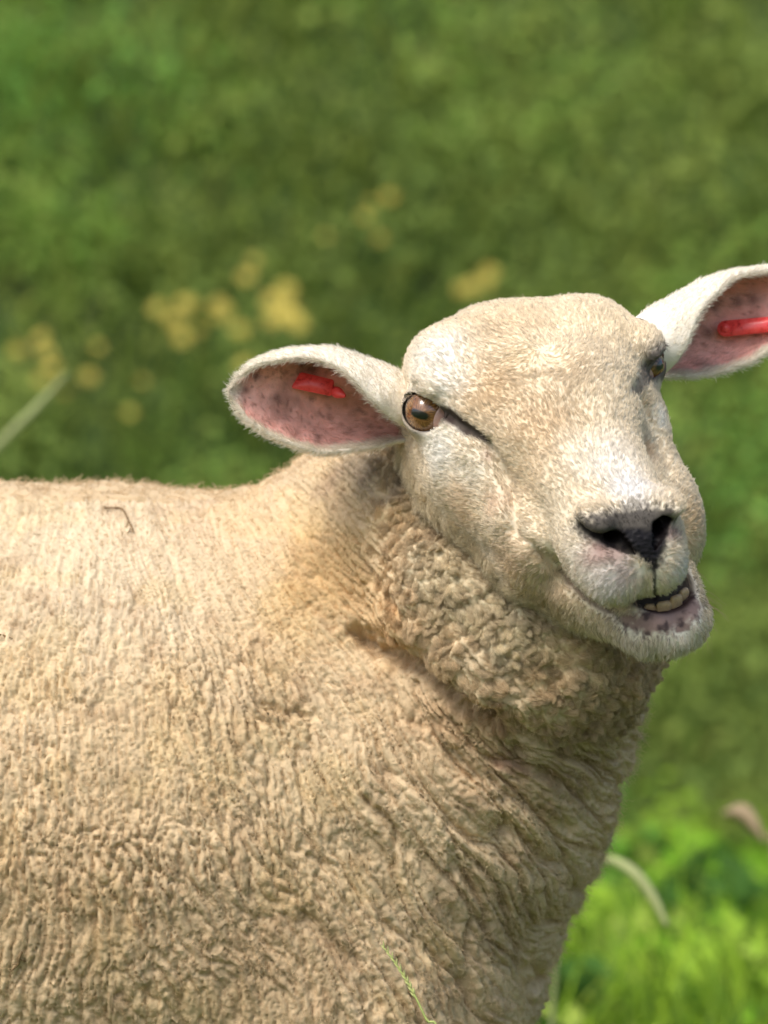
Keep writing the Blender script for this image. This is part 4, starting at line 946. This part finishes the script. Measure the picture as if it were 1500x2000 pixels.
FLOWERS = [(335, 590, 1.25, 'large spray of yellow flowers up and left from the hanging ear tip'), (528, 572, 1.1, 'spray of yellow flowers straight above the middle of the hanging left ear'), (566, 655, 1.25, 'spray of yellow flowers just above the upper rim of the hanging left ear'), (103, 690, 1.0, 'spray of yellow flowers near the left edge above the blurred pale stalk'), (222, 750, .9, 'low spray of yellow flowers between the left edge stalk and the ear tip'), (400, 635, .9, 'spray of yellow flowers left of the one touching the ear rim'), (705, 425, .8, 'small spray of yellow flowers highest on the bank above the head'), (925, 545, 1.0, 'spray of yellow flowers right above the left side of the forehead')]
proto = None
for x, y, s, lab in FLOWERS:
    p = ray_ground(x, y) + np.array([0, -.22, .06]); p[2] = (1000 - y) * PXM / CAM_D * (p[1] + CAM_D) + CAM_H
    e = empty('yellow_flower', tuple(p)); tag(e, lab, 'flower', 'yellow flowers on the bank')
    for k in range(5):                                          # a loose spray of heads, each on its stalk
        if proto is None:
            proto = (mesh_obj('flower_head', headV, headF, M_PETAL, world=False), mesh_obj('stalk', stemV, stemF, M_STALK, world=False)); parts = proto
        else:
            parts = tuple(o.copy() for o in proto)
            for o in parts: COL.objects.link(o)
        sh = np.array([.045, .03, .04]) * rng.normal(size=3); hs = .36 * s * rng.uniform(.7, 1.2)
        for o in parts: o.parent = e; o.matrix_parent_inverse = Matrix(); o.location = sh; o.scale = (hs,) * 3
        parts[0].rotation_euler = (math.radians(52 + 14 * rng.normal()), .3 * rng.normal(), 0); parts[1].scale = (hs, hs, 1.0)
# stalk bending out from behind the chest
def px_at(x, y, depth):           # depth: metres behind the flank plane
    k = (CAM_D + depth) / CAM_D; return np.array([(x - 750) * PXM * k, depth, (1000 - y) * PXM * k + CAM_H])
b0 = px_at(1050, 1900, 1.02); b0[2] = 0
pts = [b0, px_at(1090, 1830, 1.0), px_at(1140, 1700, .97), px_at(1190, 1680, .95), px_at(1240, 1706, .93), px_at(1275, 1752, .92), px_at(1302, 1806, .91)]
V, F = tube(pts, [.0022, .0022, .0028, .0042, .0048, .0044, .0020], 7, 6); tag(mesh_obj('bent_stalk', V, F, M_DRYG, world=False), 'pale stalk bending over to the right beside the lower chest of the sheep', 'stalk')
b1 = px_at(-1050, 2332, 1.7); b1[2] = 0
V, F = tube([b1, px_at(-620, 1620, 1.7), px_at(-200, 1085, 1.7), px_at(0, 868, 1.7), px_at(70, 798, 1.7), px_at(132, 728, 1.7)], [.004, .004, .004, .0045, .0045, .0015], 7, 6); tag(mesh_obj('leaning_stalk', V, F, M_DRYG, world=False), 'pale blurred stalk leaning in from the left edge above the back', 'stalk')
# withered leaf hanging in the grass
def leaf_blade(a, b, wid, n=10):
    a, b = np.array(a), np.array(b); t_ = np.linspace(0, 1, n)[:, None]; ax = nrm(b - a); side = nrm(np.cross(ax, np.array([0, 1., 0.1]))); c = a + (b - a) * t_ + np.array([0, 0, .012]) * np.sin(np.pi * t_)
    w_ = wid * np.sin(np.pi * np.clip(t_, .04, .98)) ** .6; up = np.array([0, -1., 0])
    V = np.stack([c - side * w_ / 2, c + up * .004, c + side * w_ / 2, c - up * .0015], 1).reshape(-1, 3); q = (np.arange(n - 1) * 4)[:, None]
    F = np.concatenate([np.concatenate([q + k, q + (k + 1) % 4, q + 4 + (k + 1) % 4, q + 4 + k], 1) for k in range(4)]); return V, F
wl = empty('withered_leaf', tuple(px_at(1490, 1640, 1.4) * np.array([1, 1, 0]))); tag(wl, 'withered beige leaf in the grass at the lower right edge', 'leaf')
V, F = leaf_blade(px_at(1412, 1588, 1.42), px_at(1492, 1640, 1.4), .018); mesh_obj('blade', V, F, M_DEAD, wl, world=False)
V, F = tube([px_at(1492, 1640, 1.4), px_at(1515, 1700, 1.4), px_at(1520, 1800, 1.4) * np.array([1, 1, 0])], [.0015, .0018, .002], 6, 5); mesh_obj('stalk', V, F, M_DEAD, wl, world=False)
